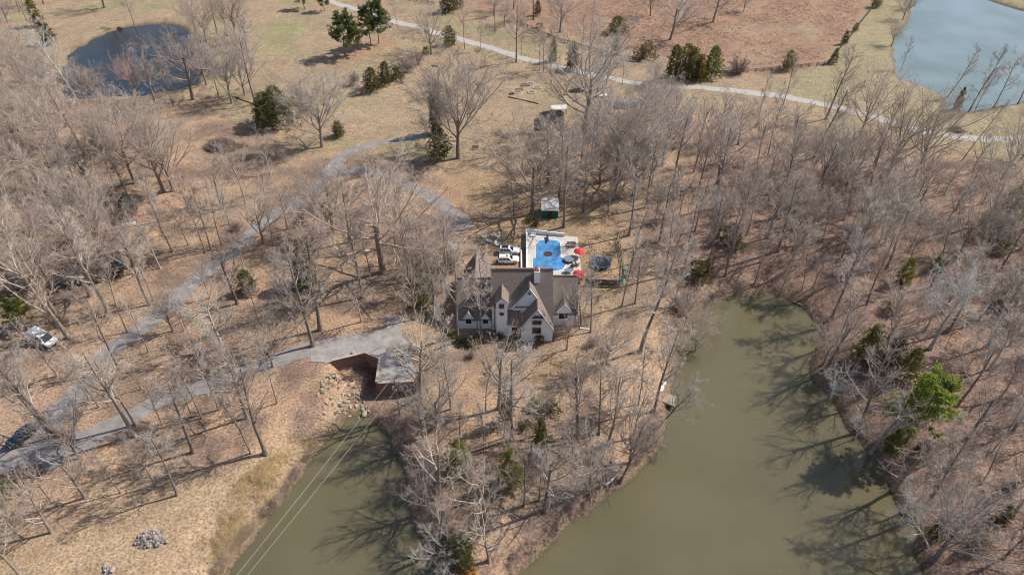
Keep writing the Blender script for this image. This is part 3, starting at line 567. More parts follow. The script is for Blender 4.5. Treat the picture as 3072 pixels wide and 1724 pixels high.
# trampoline
x, y = vp(1985, 545, .9); tr = thing('trampoline', 'round trampoline with blue pad and net poles on the lawn', 'trampoline', (x, y, hz(x, y)))
b = MB(); b.lathe((0, 0, .86), [(1.62, 0), (1.62, .02)], 28); b.build('mat', M['black'], tr)
n = 28; V_ = [(r * cos(2 * pi * i / n), r * sin(2 * pi * i / n), z) for r, z in ((1.62, .9), (2.15, .9), (2.15, .8), (1.62, .8)) for i in range(n)]
b = MB(); b.add(V_, [(j * n + i, j * n + (i + 1) % n, ((j + 1) % 4) * n + (i + 1) % n, ((j + 1) % 4) * n + i) for j in range(4) for i in range(n)]); b.build('safety_pad', M['blue'], tr)
for i in range(6):
    a = 2 * pi * (i + .3) / 6; b = MB(); b.bar((2.12 * cos(a), 2.12 * sin(a), 0), (2.12 * cos(a), 2.12 * sin(a), 2.5), .06); b.build('net_pole', M['black'], tr)
    b = MB(); b.bar((2.0 * cos(a + .4), 2.0 * sin(a + .4), 0), (2.0 * cos(a + .4), 2.0 * sin(a + .4), .8), .06); b.build('leg', M['chrome'], tr)
b = MB()
for k_ in range(48):
    a = 2 * pi * k_ / 48; b.bar((2.12 * cos(a), 2.12 * sin(a), .9), (2.12 * cos(a), 2.12 * sin(a), 2.4), .012)
for zz in np.linspace(1.0, 2.4, 6):
    for k_ in range(24): a, c = 2 * pi * k_ / 24, 2 * pi * (k_ + 1) / 24; b.bar((2.12 * cos(a), 2.12 * sin(a), zz), (2.12 * cos(c), 2.12 * sin(c), zz), .012)
b.build('net', M['black'], tr)
def kayak(p, q, label):
    (ax, ay), (bx, by) = p, q; L = math.hypot(bx - ax, by - ay); o = thing('kayak', label, 'kayak', ((ax + bx) / 2, (ay + by) / 2, hz(ax, ay) + .25), math.atan2(by - ay, bx - ax), 'green kayaks by the fence corner')
    secs = []
    for t in np.linspace(-1, 1, 9):
        w = .36 * max(.04, (1 - abs(t) ** 2.2)); z = .12 * abs(t) ** 3; secs.append([(t * L / 2, w * cos(a), z + .2 * max(.15, 1 - abs(t) ** 3) * sin(a)) for a in np.linspace(0, 2 * pi, 8, endpoint=False)])
    b = MB(); b.loft(secs); b.build('hull', M['kayak'], o)
    b = MB(); b.lathe((0, 0, .2), [(.25, 0), (.22, .03)], 10); c = b.build('cockpit', M['black'], o); c.scale = (1.8, .8, 1)
    b = MB(); b.box(-.06 * L, -.5, -.25, .06 * L, .5, -.16); b.bar((-.3 * L, -.3, -.25), (-.3 * L, .3, -.1), .08); b.build('rack', M['wood'], o)
kayak(vp(2335, 640), vp(2350, 760), 'green kayak lying upright along the yard fence'); kayak(vp(2255, 905), vp(2345, 815), 'green kayak lying slantwise at the end of the dark fence')
# ---------------------------------------------------------------- vehicles
def rrect(x0, x1, w, z, c=.25):
    c = min(c, w * .6); return [(x0 + c, -w, z), (x1 - c, -w, z), (x1, -w + c, z), (x1, w - c, z), (x1 - c, w, z), (x0 + c, w, z), (x0, w - c, z), (x0, -w + c, z)]
def vehicle(name, label, cat, loc, rz, paint, kind='suv', group=None):
    o = thing(name, label, cat, loc, rz, group)
    if kind == 'van': low = [(-2.75, 2.7, .9, .35), (-2.85, 2.85, 1.0, .55), (-2.85, 2.85, 1.02, .95), (-2.8, 2.7, 1.0, 1.15)]; cab = [(-2.8, 1.75, .98, 1.15), (-2.78, 1.45, .95, 1.6), (-2.7, .95, .86, 2.1), (-2.6, .8, .75, 2.18)]; wb = 1.75; wr = .38
    else: low = [(-2.2, 2.2, .86, .32), (-2.36, 2.36, .94, .5), (-2.4, 2.4, .95, .85), (-2.34, 2.2, .93, 1.08)]; cab = [(-2.32, .95, .9, 1.08), (-2.2, .55, .82, 1.45), (-2.05, .15, .72, 1.74), (-1.9, .0, .6, 1.79)]; wb = 1.42; wr = .38
    b = MB(); b.loft([rrect(x0, x1, w, z, .3) for x0, x1, w, z in low]); b.build('body', paint, o)
    b = MB(); b.loft([rrect(x0, x1, w, z, .16) for x0, x1, w, z in cab]); cb = b.build('cabin', paint, o)
    (a0, a1, aw, az), (c0, c1, cw, cz) = cab[0], cab[2]; mx, mz = cab[1][1], cab[1][3]
    def side(s, f0, f1, nm):
        b = MB(); lo, hi = .12, .9
        def pt(f, t):
            zz = az + (cz - az) * t; i = 0 if zz < mz else 1; p, q = cab[i], cab[i + 1]; u = (zz - p[3]) / (q[3] - p[3]); X0 = p[0] + (q[0] - p[0]) * u + .2; X1 = p[1] + (q[1] - p[1]) * u - .22
            return (X0 + (X1 - X0) * f, s * (p[2] + (q[2] - p[2]) * u + .012), zz)
        b.add([pt(f0, lo), pt(f1, lo), pt(f1, (lo + hi) / 2), pt(f1, hi), pt(f0, hi), pt(f0, (lo + hi) / 2)], [(0, 1, 2, 5), (5, 2, 3, 4)]); b.build(nm, M['glass'], cb)
    if kind == 'van':
        for s in (-1, 1): side(s, .72, .98, 'side_window'); side(s, .42, .69, 'side_window')
    else:
        for s in (-1, 1): side(s, .02, .3, 'side_window'); side(s, .34, .62, 'side_window'); side(s, .66, .98, 'side_window')
    for end in (1, 0):
        b = MB(); pts = []
        for p in (cab[0], cab[1], cab[2]):
            xx = p[1] if end else p[0]; sg = 1 if end else -1; pts.append((xx + sg * .02, p[2] - .19, p[3] + (.06 if p is cab[0] else (-.02 if p is cab[2] else 0))))
        b.add([(x, -w, z) for x, w, z in pts] + [(x, w, z) for x, w, z in pts], [(0, 3, 4, 1), (1, 4, 5, 2)]); b.build('windscreen' if end else 'rear_window', M['glass'], cb)
    for sx in (-1, 1):
        for sy in (-1, 1):
            b = MB(); b.lathe((sx * wb, sy * .86, wr), [(wr * .8, -.12), (wr, -.1), (wr, .1), (wr * .8, .12)], 14, 'y'); w = b.build('wheel', M['black'], o)
            b = MB(); b.lathe((sx * wb, sy * .985, wr), [(wr * .62, -.01), (wr * .55, .01)], 10, 'y'); b.build('rim', M['chrome'], w)
    for s in (-1, 1):
        f = low[2][1]; r = low[2][0]
        b = MB(); b.box(f - .16, s * .72 - .16, .72, f + .015, s * .72 + .16, .88); b.build('headlight', M['lamp'], o)
        b = MB(); b.box(r - .015, s * .78 - .12, .75, r + .1, s * .78 + .12, 1.0); b.build('tail_light', M['redlamp'], o)
        b = MB(); b.box(a1 - .35, s * (aw + .12) - .1, az + .08, a1 - .2, s * (aw + .12) + .1, az + .24); b.build('mirror', paint, o)
    b = MB(); b.box(low[2][1] - .02, -.5, .45, low[2][1] + .02, .5, .68); b.build('grille', M['black'], o)
    if kind == 'suv':
        for s in (-1, 1): b = MB(); b.bar((-1.8, s * .58, 1.83), (-.05, s * .58, 1.83), .05); b.build('roof_rail', M['chrome'], cb)
    return o
def onp(z, x, y): X, Y, Z = gp(z, x, y); return (X, Y, Z)
ZONES['Q'] = (1480, 720, 18.08); ZONES['R'] = (0, 940, 12.05); ZONES['S'] = (0, 1250, 14.46)
x, y = at('Q', 815, 1180, 0); v = vehicle('parked_car', 'white sport utility car parked closer to the house', 'car', (x, y, hz(x, y)), 0, M['carwhite'], group='cars parked by the pool')
b = MB(); b.box(-.55, -.25, 1.8, -.1, .25, 1.812); b.build('sunroof', M['glass'], v)
x, y = at('Q', 850, 700, 0); v = vehicle('parked_car', 'pale silver car with black glass roof beside the white one', 'car', (x, y, hz(x, y)), -.03, M['carsilver'], group='cars parked by the pool')
b = MB(); b.box(-1.7, -.52, 1.8, -.15, .52, 1.812); b.build('glass_roof', M['glass'], v)
p0 = at('R', 1250, 800, .6); p1 = at('R', 1920, 1130, .6)
x, y, z = onp('R', 1640, 1020); vehicle('passenger_van', 'long white passenger van parked under the bright green pine', 'van', (x, y, z), math.atan2(p1[1] - p0[1], p1[0] - p0[0]), M['carwhite'], 'van').scale = (1.1, 1.12, 1.12)
x, y, z = onp('S', 1000, 960); q0 = at('S', 1380, 520, .8); q1 = at('S', 620, 1080, .8)
vehicle('parked_car', 'dark navy car parked at the mouth of the driveway', 'car', (x, y, z + .08), math.atan2(q1[1] - q0[1], q1[0] - q0[0]), M['navy'])
# ---------------------------------------------------------------- small buildings
def shed(name, label, cat, loc, rz, w, d, h, rise, mw, mr, axis='x', over=.25, door=True, win=1):
    """gabled hut; ridge along local x or y"""
    o = thing(name, label, cat, loc, rz); hw, hd = w / 2, d / 2
    for s in (-1, 1):
        b = MB(); b.slab([(-hw, s * hd, -.4), (hw, s * hd, -.4), (hw, s * hd, h), (-hw, s * hd, h)] if axis == 'x' else [(-hw, s * hd, -.4), (hw, s * hd, -.4), (hw, s * hd, h), (0, s * hd, h + rise), (-hw, s * hd, h)], .1, (0, -s, 0)); b.build('wall', mw, o)
        b = MB(); e = hd - .1; b.slab([(s * hw, -e, -.4), (s * hw, e, -.4), (s * hw, e, h), (s * hw, -e, h)] if axis == 'y' else [(s * hw, -e, -.4), (s * hw, e, -.4), (s * hw, e, h), (s * hw, 0, h + rise), (s * hw, -e, h)], .1, (-s, 0, 0)); b.build('wall', mw, o)
        b = MB(); kx = rise / (hd if axis == 'x' else hw)
        b.slab([(-hw - over, 0, h + rise + .1), (hw + over, 0, h + rise + .1), (hw + over, s * (hd + over), h - over * kx + .1), (-hw - over, s * (hd + over), h - over * kx + .1)] if axis == 'x' else
               [(0, -hd - over, h + rise + .1), (0, hd + over, h + rise + .1), (s * (hw + over), hd + over, h - over * kx + .1), (s * (hw + over), -hd - over, h - over * kx + .1)], .1); b.build('roof', mr, o)
    if door: b = MB(); b.box(-.45, -hd - .04, -.1, .45, -hd - .004, min(2.0, h - .1)); dd = b.build('door', M['darkwood'], o); b = MB(); b.box(.3, -hd - .08, .9, .36, -hd - .04, 1.0); b.build('handle', M['chrome'], dd)
    for k in range(win): xx = -hw * .6 + k * hw * 1.2; b = MB(); b.box(xx - .3, -hd - .03, 1.0, xx + .3, -hd - .005, 1.7); b.build('window', M['glass'], o)
    return o
ZONES['T'] = (1580, 580, 14.46)
# green hut with white lean-to metal roof
x, y, z = onp('T', 1010, 1080); gh = thing('garden_hut', 'green garden hut with a white metal roof among the trees', 'hut', (x, y, z))
w = 3.9; d = 4.2
for s in (-1, 1): b = MB(); b.slab([(s * w / 2, 0, -.3), (s * w / 2, d, -.3), (s * w / 2, d, 2.9), (s * w / 2, 0, 2.4)], .1, (-s, 0, 0)); b.build('wall', M['green'], gh)
b = MB(); b.box(-w / 2 + .1, 0, -.3, w / 2 - .1, .1, 2.4); b.build('wall', M['green'], gh); b = MB(); b.box(-w / 2 + .1, d - .1, -.3, w / 2 - .1, d, 2.88); b.build('wall', M['green'], gh)
for i in range(8): b = MB(); xx = -w / 2 - .2 + i * (w + .4) / 8; b.slab([(xx, -.3, 2.42), (xx + .52, -.3, 2.42), (xx + .52, d + .3, 3.05), (xx, d + .3, 3.05)], .06); b.build('roof_sheet', M['metalw'], gh)
b = MB(); b.box(-.5, -.04, .1, .5, -.005, 2.0); b.build('door', M['darkwood'], gh)
ZONES['U'] = (1500, 220, 5.6)
x, y, z = onp('U', 850, 950); o = thing('dark_roof_barn', 'low barn with dark hipped roof beside the spreading oak', 'barn', (x, y, z), -.06)
for p, q in (((-3.2, 0), (3.6, 0)), ((3.6, 0), (3.6, 7.5)), ((3.6, 7.5), (-3.2, 7.5)), ((-3.2, 7.5), (-3.2, 0))):
    b = MB(); b.bar((*p, .7), (*q, .7), .15, 2.2); b.build('wall', M['greywood'], o)
a_, b1, c_, d_, e_, f_ = (-3.6, -.4, 1.7), (4.0, -.4, 1.7), (4.0, 7.9, 1.7), (-3.6, 7.9, 1.7), (.2, 4.2, 4.4), (3.0, 4.2, 4.4)
for pl in ((a_, b1, f_, e_), (b1, c_, f_), (c_, d_, e_, f_), (d_, a_, e_)): b = MB(); b.slab(pl, .12); b.build('roof', M['darkroof'], o)
b = MB(); b.box(.4, -.12, -.1, 1.6, -.085, 1.5); b.build('door', M['darkwood'], o)
x, y, z = onp('U', 985, 690); o = thing('lean_to', 'white metal roofed lean-to behind the dark barn', 'shed', (x, y, z), .05)
b = MB(); b.slab([(-2.4, -.8, 2.2), (2.4, -.8, 2.2), (2.4, 1.0, 2.7), (-2.4, 1.0, 2.7)], .08); b.build('roof', M['metalw'], o)
for sx in (-1, 1):
    for sy in (-.7, .9): b = MB(); b.box(sx * 2.3 - .06, sy - .06, -.3, sx * 2.3 + .06, sy + .06, 2.25); b.build('post', M['wood'], o)
x, y, z = onp('U', 1335, 310); shed('playhouse', 'small shed with pale tan roof behind the spreading oak', 'shed', (x, y + 1, z), 0, 2.6, 2.6, 1.7, 1.1, M['greywood'], M['wood'], 'x')
x, y, z = onp('U', 2080, 560); o = thing('tarp_shelter', 'blue grey tarp shelter on white poles in the woods edge', 'shelter', (x, y, z), -.15)
secs = [[(xx, 2.0 * cos(a), 2.2 * sin(a)) for a in np.linspace(0, pi, 9)] for xx in (-3.4, 3.4)]
b = MB(); b.add(secs[0] + secs[1], [(i, i + 1, 10 + i, 9 + i) for i in range(8)]); b.build('tarp', M['bluegrey'], o, False)
for xx in (-3.42, 0, 3.42):
    b = MB()
    for a0, a1 in zip(np.linspace(0, pi, 9)[:-1], np.linspace(0, pi, 9)[1:]): b.bar((xx, 2.04 * cos(a0), 2.24 * sin(a0)), (xx, 2.04 * cos(a1), 2.24 * sin(a1)), .09)
    b.build('hoop', M['trim'], o)
x, y, z = onp('U', 1705, 390); o = thing('cold_frame', 'white framed cold frame near the tarp shelter', 'cold frame', (x, y, z), .1); b = MB(); b.box(-1.6, -.8, 0, 1.6, .8, .6); b.build('box', M['metalw'], o); b = MB(); b.slab([(-1.6, -.85, .62), (1.6, -.85, .62), (1.6, .85, .95), (-1.6, .85, .95)], .06); b.build('lid', M['trim'], o)
x, y, z = onp('U', 2360, 480); o = thing('water_tank', 'small white tank shining at the edge of the woods', 'tank', (x, y, z)); b = MB(); b.lathe((0, 0, 0), [(.75, 0), (.8, .1), (.8, 1.3), (.5, 1.55), (.2, 1.6)], 14); b.build('drum', M['trim'], o); b = MB(); b.lathe((0, 0, 1.6), [(.2, 0), (.2, .1)], 8); b.build('lid', M['black'], o)
# raised beds and border logs
for x, y, sx, sy, lb, m in ((430, 205, 2.8, 1.6, 'long raised garden bed lying in the cedar shade', 'wood'), (510, 172, 2.2, 1.2, 'raised bed at the back of the garden plot', 'trim'), (622, 250, 2.4, 1.4, 'white edged raised bed on the right of the plot', 'trim'), (325, 280, 2.4, 1.5, 'brown raised bed behind the front left bed', 'wood'), (293, 325, 2.4, 1.6, 'pale edged raised bed at the front left', 'trim'), (530, 325, 2.2, 1.6, 'white edged raised bed at the front right', 'trim'), (195, 352, 1.4, .8, 'small dark raised bed at the far left', 'darkwood')):
    X, Y, Z = onp('U', x, y); o = thing('raised_bed', lb, 'garden bed', (X, Y, Z), .15, 'raised garden beds')
    for s in (-1, 1): b = MB(); b.box(-sx / 2, s * sy / 2 - .05, -.1, sx / 2, s * sy / 2 + .05, .35); b.build('board', M[m], o); b = MB(); b.box(s * sx / 2 - .05, -sy / 2 + .05, -.1, s * sx / 2 + .05, sy / 2 - .05, .33); b.build('board', M[m], o)
    b = MB(); b.box(-sx / 2 + .05, -sy / 2 + .05, -.1, sx / 2 - .05, sy / 2 - .05, .22); b.build('soil', M['soil'], o)
o = thing('log_border', 'dark row of logs edging the garden plot', 'border'); LP = [at('U', x, y, 0) for x, y in ((135, 398), (330, 437), (470, 468), (560, 490), (650, 512))]
for (ax, ay), (bx, by) in zip(LP[:-1], LP[1:]):
    n = 3
    for i in range(n): p = (ax + (bx - ax) * i / n, ay + (by - ay) * i / n); q = (ax + (bx - ax) * (i + .93) / n, ay + (by - ay) * (i + .93) / n); b = MB(); b.bar((*p, hz(*p) + .12), (*q, hz(*q) + .12), .3); b.build('log', M['greywood'], o)
ZONES['X'] = (290, 580, 12.05); ZONES['Y'] = (180, 780, 10.33)
x, y, z = onp('X', 1150, 1080); cb_ = shed('log_cabin', 'small log cabin with bright orange wall and mossy brown roof', 'cabin', (x - 1.3, y + 3.3, z), .35, 4.2, 6.5, 2.3, 2.2, M['orangewood'], M['darkroof'], 'y', .5, True, 2)
x, y, z = onp('X', 1155, 1085); o = thing('white_boat', 'small upturned white boat lying before the orange cabin', 'boat', (x + .3, y - .3, z), .35)
secs = []
for t in np.linspace(-1, 1, 7): w_ = .55 * max(.1, 1 - .75 * max(0, t) ** 2.5); secs.append([(t * 1.5, -w_, 0), (t * 1.5, w_, 0), (t * 1.5, w_ * .8, .4), (t * 1.5, -w_ * .8, .4)])
b = MB(); b.loft(secs); b.build('hull', M['trim'], o); b = MB(); b.bar((-1.5, 0, .42), (1.3, 0, .42), .06); b.build('keel', M['trim'], o)
x, y, z = onp('Y', 900, 760); shed('dark_lodge', 'long dark roofed lodge half hidden by pale trees', 'building', (x, y + 3.5, z), .42, 11.0, 6.5, 2.4, 2.2, M['darkwood'], M['darkroof'], 'x', .5, True, 2)
x, y, z = onp('D', 150, 770); shed('red_shed', 'small rust red shed behind the bright green pine', 'shed', (x, y + 1, z), .3, 4, 3.4, 2.2, 1.2, M['brick'], M['darkroof'], 'x')
x, y = at('B', 1010, 1130, 0); o = thing('park_bench', 'dark wooden bench on the lawn beside the round oak', 'bench', (x, y, hz(x, y)), pi)
for i in range(3): b = MB(); b.box(-.9, -.25 + i * .17, .43, .9, -.1 + i * .17, .48); b.build('seat_slat', M['darkwood'], o)
for i in range(3): b = MB(); b.box(-.9, -.32, .58 + i * .16, .9, -.28, .7 + i * .16); b.build('back_slat', M['darkwood'], o)
for s in (-1, 1): b = MB(); b.box(s * .8 - .04, -.27, 0, s * .8 + .04, -.2, .95); b.build('leg', M['darkwood'], o); b = MB(); b.box(s * .8 - .04, .18, 0, s * .8 + .04, .25, .43); b.build('leg', M['darkwood'], o)
# rail fences of the top field
def rail_fence(label, pts):
    P = smooth_line(pts, .5); d = np.r_[0, np.cumsum(np.linalg.norm(np.diff(P, axis=0), axis=1))]; n = int(d[-1] / 2.9); t = np.linspace(0, d[-1], n + 1)
    X = np.interp(t, d, P[:, 0]); Y = np.interp(t, d, P[:, 1]); Z = terrain(X, Y); o = thing('rail_fence', label, 'fence', (X[0], Y[0], Z[0]))
    b = MB(); b.box(-.09, -.09, -.3, .09, .09, 1.35); pm = b.mesh('post', M['greywood']); b = MB(); b.box(0, -.035, -.07, 1, .035, .07); rm = b.mesh('rail', M['greywood'])
    for i in range(n + 1):
        p = link('post', pm, o); p.location = (X[i] - X[0], Y[i] - Y[0], Z[i] - Z[0])
        if i < n:
            dx, dy, dz_ = X[i + 1] - X[i], Y[i + 1] - Y[i], Z[i + 1] - Z[i]; L = math.sqrt(dx * dx + dy * dy + dz_ * dz_)
            for k in range(3):
                r = link('rail', rm, o); r.location = (X[i] - X[0], Y[i] - Y[0], Z[i] - Z[0] + .4 + .38 * k); r.scale = (L, 1, 1); r.rotation_euler = (0, -math.asin(dz_ / L), math.atan2(dy, dx))
rail_fence('dark three rail fence beside the gravel lane', line(('B', [(1330, 190), (1500, 260), (1650, 315), (1850, 365), (2050, 415), (2260, 465)])))
rail_fence('dark three rail fence climbing the edge of the red field', line(('C', [(250, 560), (520, 540), (700, 525), (930, 500), (1090, 480), (1180, 380), (1270, 270), (1340, 170), (1420, 70), (1480, -20)])))
rail_fence('short dark rail fence at the top of the lane', line(('B', [(520, 5), (700, 45)])))
# dock and things beside it
ZONES['L'] = (1920, 1120, 12.05); ZD = -2.8
dp = [at('L', x, y, ZD) for x, y in ((720, 960), (1240, 1190), (1410, 850), (880, 690))]
o = thing('boat_dock', 'weathered square wooden dock at the edge of the lake', 'dock', (*dp[0], ZD)); n = 12
for i in range(n):
    t0, t1 = i / n, (i + .93) / n; A = np.array(dp); a = A[0] + (A[1] - A[0]) * t0 - A[0]; b_ = A[0] + (A[1] - A[0]) * t1 - A[0]; c = A[3] + (A[2] - A[3]) * t1 - A[0]; d_ = A[3] + (A[2] - A[3]) * t0 - A[0]
    b = MB(); b.slab([(*a, 0), (*b_, 0), (*c, 0), (*d_, 0)], .08, (0, 0, -1)); b.build('plank', M['wood'], o)
for q in dp: b = MB(); b.box(q[0] - dp[0][0] - .09, q[1] - dp[0][1] - .09, -2.2, q[0] - dp[0][0] + .09, q[1] - dp[0][1] + .09, -.085); b.build('post', M['greywood'], o)
for i in (0, 1):
    p, q = (np.array(dp[0]), np.array(dp[1])) if i == 0 else (np.array(dp[3]), np.array(dp[2])); b = MB(); b.bar((*(p - dp[0]), -.2), (*(q - dp[0]), -.2), .1, .2); b.build('joist', M['greywood'], o)
for p, q, lb in (((720, 610), (860, 400), 'white canoe lying on the bank beside the dock'), ((830, 320), (930, 230), 'short white canoe lying further up the bank by the dock')):
    (ax, ay), (bx, by) = at('L', *p, -1.9), at('L', *q, -1.9); L = math.hypot(bx - ax, by - ay) * 1.15; o = thing('canoe', lb, 'canoe', ((ax + bx) / 2, (ay + by) / 2, hz((ax + bx) / 2, (ay + by) / 2)), math.atan2(by - ay, bx - ax)); secs = []
    for t in np.linspace(-1, 1, 9): w_ = .42 * max(.05, 1 - abs(t) ** 2.2); secs.append([(t * L / 2, -w_, .02), (t * L / 2, w_, .02), (t * L / 2, w_ * .8, .3), (t * L / 2, 0, .38), (t * L / 2, -w_ * .8, .3)])
    b = MB(); b.loft(secs); b.build('hull', M['trim'], o); b = MB(); b.bar((-L / 2, 0, .39), (L / 2, 0, .39), .05); b.build('keel', M['wood'], o)
# utility poles and wires
def upole(label, base, h, xf=True):
    o = thing('utility_pole', label, 'utility pole', base); b = MB(); b.lathe((0, 0, -.6), [(.17, 0), (.15, 3), (.11, h + .6)], 10); b.build('pole', M['pole'], o)
    b = MB(); b.bar((-.9, 0, h - .5), (.9, 0, h - .5), .1, .12); b.build('crossarm', M['pole'], o)
    for xx in (-.8, .8): b = MB(); b.lathe((xx, 0, h - .44), [(.05, 0), (.06, .1), (.03, .16)], 6); b.build('insulator', M['trim'], o)
    if xf: b = MB(); b.lathe((-.38, -.05, h - 2.6), [(.22, 0), (.25, .05), (.25, .8), (.2, .9)], 12); b.build('transformer', M['chrome'], o)
    return o
bx, by, bz = onp('W', 965, 1375); PH = 9.5; upole('utility pole with grey transformer below the parking court', (bx, by, bz), PH)
for i, (z1, pxl, dx) in enumerate(((bz + PH - .3, ('G', 1770, 1446), -.8), (bz + PH - 2.3, ('G', 1850, 1446), .2))):
    ex, ey = at(*pxl, z1 - .6); s = np.array((bx + dx, by, z1)); e = np.array((ex, ey, z1 - .6)); e = s + (e - s) * 1.5; n = 14; P = [s + (e - s) * t + np.array((0, 0, -.5 * 4 * t * (1 - t))) for t in np.linspace(0, 1, n)]
    b = MB()
    for p, q in zip(P[:-1], P[1:]): b.bar(tuple(p), tuple(q), .028)
    tag(b.build('power_line', M['wire']), ('upper' if i == 0 else 'lower') + ' power line slanting over the narrow arm of the lake', 'cable', 'power lines')
x, y, z = onp('B', 1160, 255); upole('slim utility pole beside the gravel lane', (x, y, z), 11.5, False)
# basketball hoop on the court
x, y = at('W', 1250, 560, .12); o = thing('basketball_hoop', 'white basketball backboard on a pole at the parking court', 'basketball hoop', (x, y, .12), -.6)
b = MB(); b.bar((0, 0, 0), (0, 0, 3.0), .12); b.bar((0, 0, 2.9), (0, -.7, 3.1), .08); b.build('pole', M['black'], o); b = MB(); b.box(-.9, -.78, 2.8, .9, -.72, 3.9); b.build('backboard', M['trim'], o)
b = MB(); b.lathe((0, -1.05, 3.02), [(.24, 0), (.24, .03)], 10); b.build('rim', M['cap'], o)
x, y = at('W', 1010, 512, .12); b = MB(); b.lathe((0, 0, 0), [(.5, 0), (.45, .04)], 8); o = b.build('drain_cover', M['black']); o.location = (x, y, .124); tag(o, 'dark drain cover set in the parking court', 'drain cover')
x, y = at('W', 280, 470, .3); o = link('garden_boulder', rock_mesh('garden_boulder', 5, M['stone'])); o.location = (x, y, .35); o.scale = (1.1, .8, .8); tag(o, 'pale boulder on the edge of the parking court', 'boulder')
# riprap rocks at the head of the lake arm
rocks = [rock_mesh('rock', 100 + i, M['stone']) for i in range(6)]; rr = np.random.default_rng(3)
o = thing('riprap', 'pale rocks heaped below the brick wall at the water', 'rock heap', onp('H', 60, 120))
RP = atp('H', [(-170, 130), (-60, -10), (60, -60), (160, 20), (190, 120), (210, 210), (130, 250), (0, 262), (-110, 300), (-150, 240)], -3.0); mn, mx_ = RP.min(0), RP.max(0); k = 0
while k < 115:
    p = rr.uniform(mn, mx_)
    if sdist(RP, p[:1], p[1:])[0] < 0: continue
    s = rr.uniform(.35, .95) * (1.25 if rr.random() < .2 else 1); r = link('rock', rocks[k % 6], o); r.location = (p[0] - o.location.x, p[1] - o.location.y, hz(*p) - o.location.z + .12 * s); r.scale = (s * rr.uniform(.8, 1.3), s, s * rr.uniform(.7, 1)); r.rotation_euler = (rr.uniform(-.3, .3), rr.uniform(-.3, .3), rr.uniform(0, 6)); c = rr.uniform(.55, 1.15); r.color = (c, c * .97, c * .9, 1); k += 1
# log piles
def logpile(label, base, n, rx, ry, hh, name='log_pile'):
    o = thing(name, label, 'log pile', base); ms = []
    for i in range(3): b = MB(); b.lathe((0, 0, 0), [(.13 + .03 * i, -.28), (.15 + .03 * i, -.25), (.14 + .03 * i, .28)], 7, 'x'); ms.append(b.mesh('log', M['log']))
    for i in range(n):
        a = rr.uniform(0, 6.28); q = rr.random() ** .6; X = q * cos(a) * rx; Y = q * sin(a) * ry; l = link('log', ms[i % 3], o); l.location = (X, Y, .12 + hh * (1 - q) * rr.uniform(.3, 1)); l.rotation_euler = (rr.uniform(-.6, .6), rr.uniform(-.8, .8), rr.uniform(0, 6.28)); s = rr.uniform(.7, 1.7); l.scale = (s, s * .9, s * .9); c = rr.uniform(.6, 1.3); l.color = (c, c * .97, c * .95, 1)
ZONES['J'] = (400, 1560, 14.46)
logpile('pile of grey cut logs on the pale grass by the lake', onp('J', 760, 800), 110, 2.1, 1.35, .75); logpile('little heap of logs at the bottom edge of the grass', onp('G', 810, 1410), 14, .8, .5, .3); logpile('small pale log heap at the rim of the mown field', onp('B', 705, 500), 24, 1.0, .6, .5)
o = link('tree_stump', rock_mesh('tree_stump', 17, M['log'])); X, Y, Z = onp('J', 1480, 950); o.location = (X, Y, Z + .2); o.scale = (.7, .7, .8); tag(o, 'single grey stump beside the log pile', 'stump')
# ---------------------------------------------------------------- bare trees: grown level by level
def unit(v): return v / (np.linalg.norm(v, axis=-1, keepdims=True) + 1e-9)
def grow(r, p, d, L, steps, wander, up, droop=0.0):
    B = len(p); P = [p]; d = unit(d)
    for i in range(steps):
        d = d + r.normal(0, wander, (B, 3)); d[:, 2] += up - droop * i / steps; d = unit(d); P.append(P[-1] + d * (L / steps)[:, None])
    return np.stack(P, 1)
def tubes(P, R, sides):
    """P (B,n,3), R (B,n) -> verts, quads"""
    B, n, _ = P.shape; T = unit(np.gradient(P, axis=1)); a = np.tile(np.array((.37, .61, .2)), (B, n, 1)); a[np.abs(T[..., 2]) < .5] = (.1, .2, 1)
    U = unit(np.cross(T, a)); W = np.cross(T, U); th = 2 * pi * np.arange(sides) / sides
    V = P[:, :, None, :] + R[:, :, None, None] * (np.cos(th)[None, None, :, None] * U[:, :, None, :] + np.sin(th)[None, None, :, None] * W[:, :, None, :])
    id_ = np.arange(B * n * sides).reshape(B, n, sides); nx_ = np.roll(id_, -1, 2)
    return V.reshape(-1, 3), np.stack([id_[:, :-1], nx_[:, :-1], nx_[:, 1:], id_[:, 1:]], -1).reshape(-1, 4)
def spikes(p, d, L, w):
    """thin three-sided twigs"""
    d = unit(d); a = np.tile(np.array((.3, .5, .81)), (len(p), 1)); U = unit(np.cross(d, a)); W = np.cross(d, U)
    V = np.stack([p + U * w[:, None], p - .5 * U * w[:, None] + .87 * W * w[:, None], p - .5 * U * w[:, None] - .87 * W * w[:, None], p + d * L[:, None]], 1).reshape(-1, 3)
    i = np.arange(len(p))[:, None] * 4; return V, np.concatenate([i + np.array([[0, 1, 3]]), i + np.array([[1, 2, 3]]), i + np.array([[2, 0, 3]])], 0)
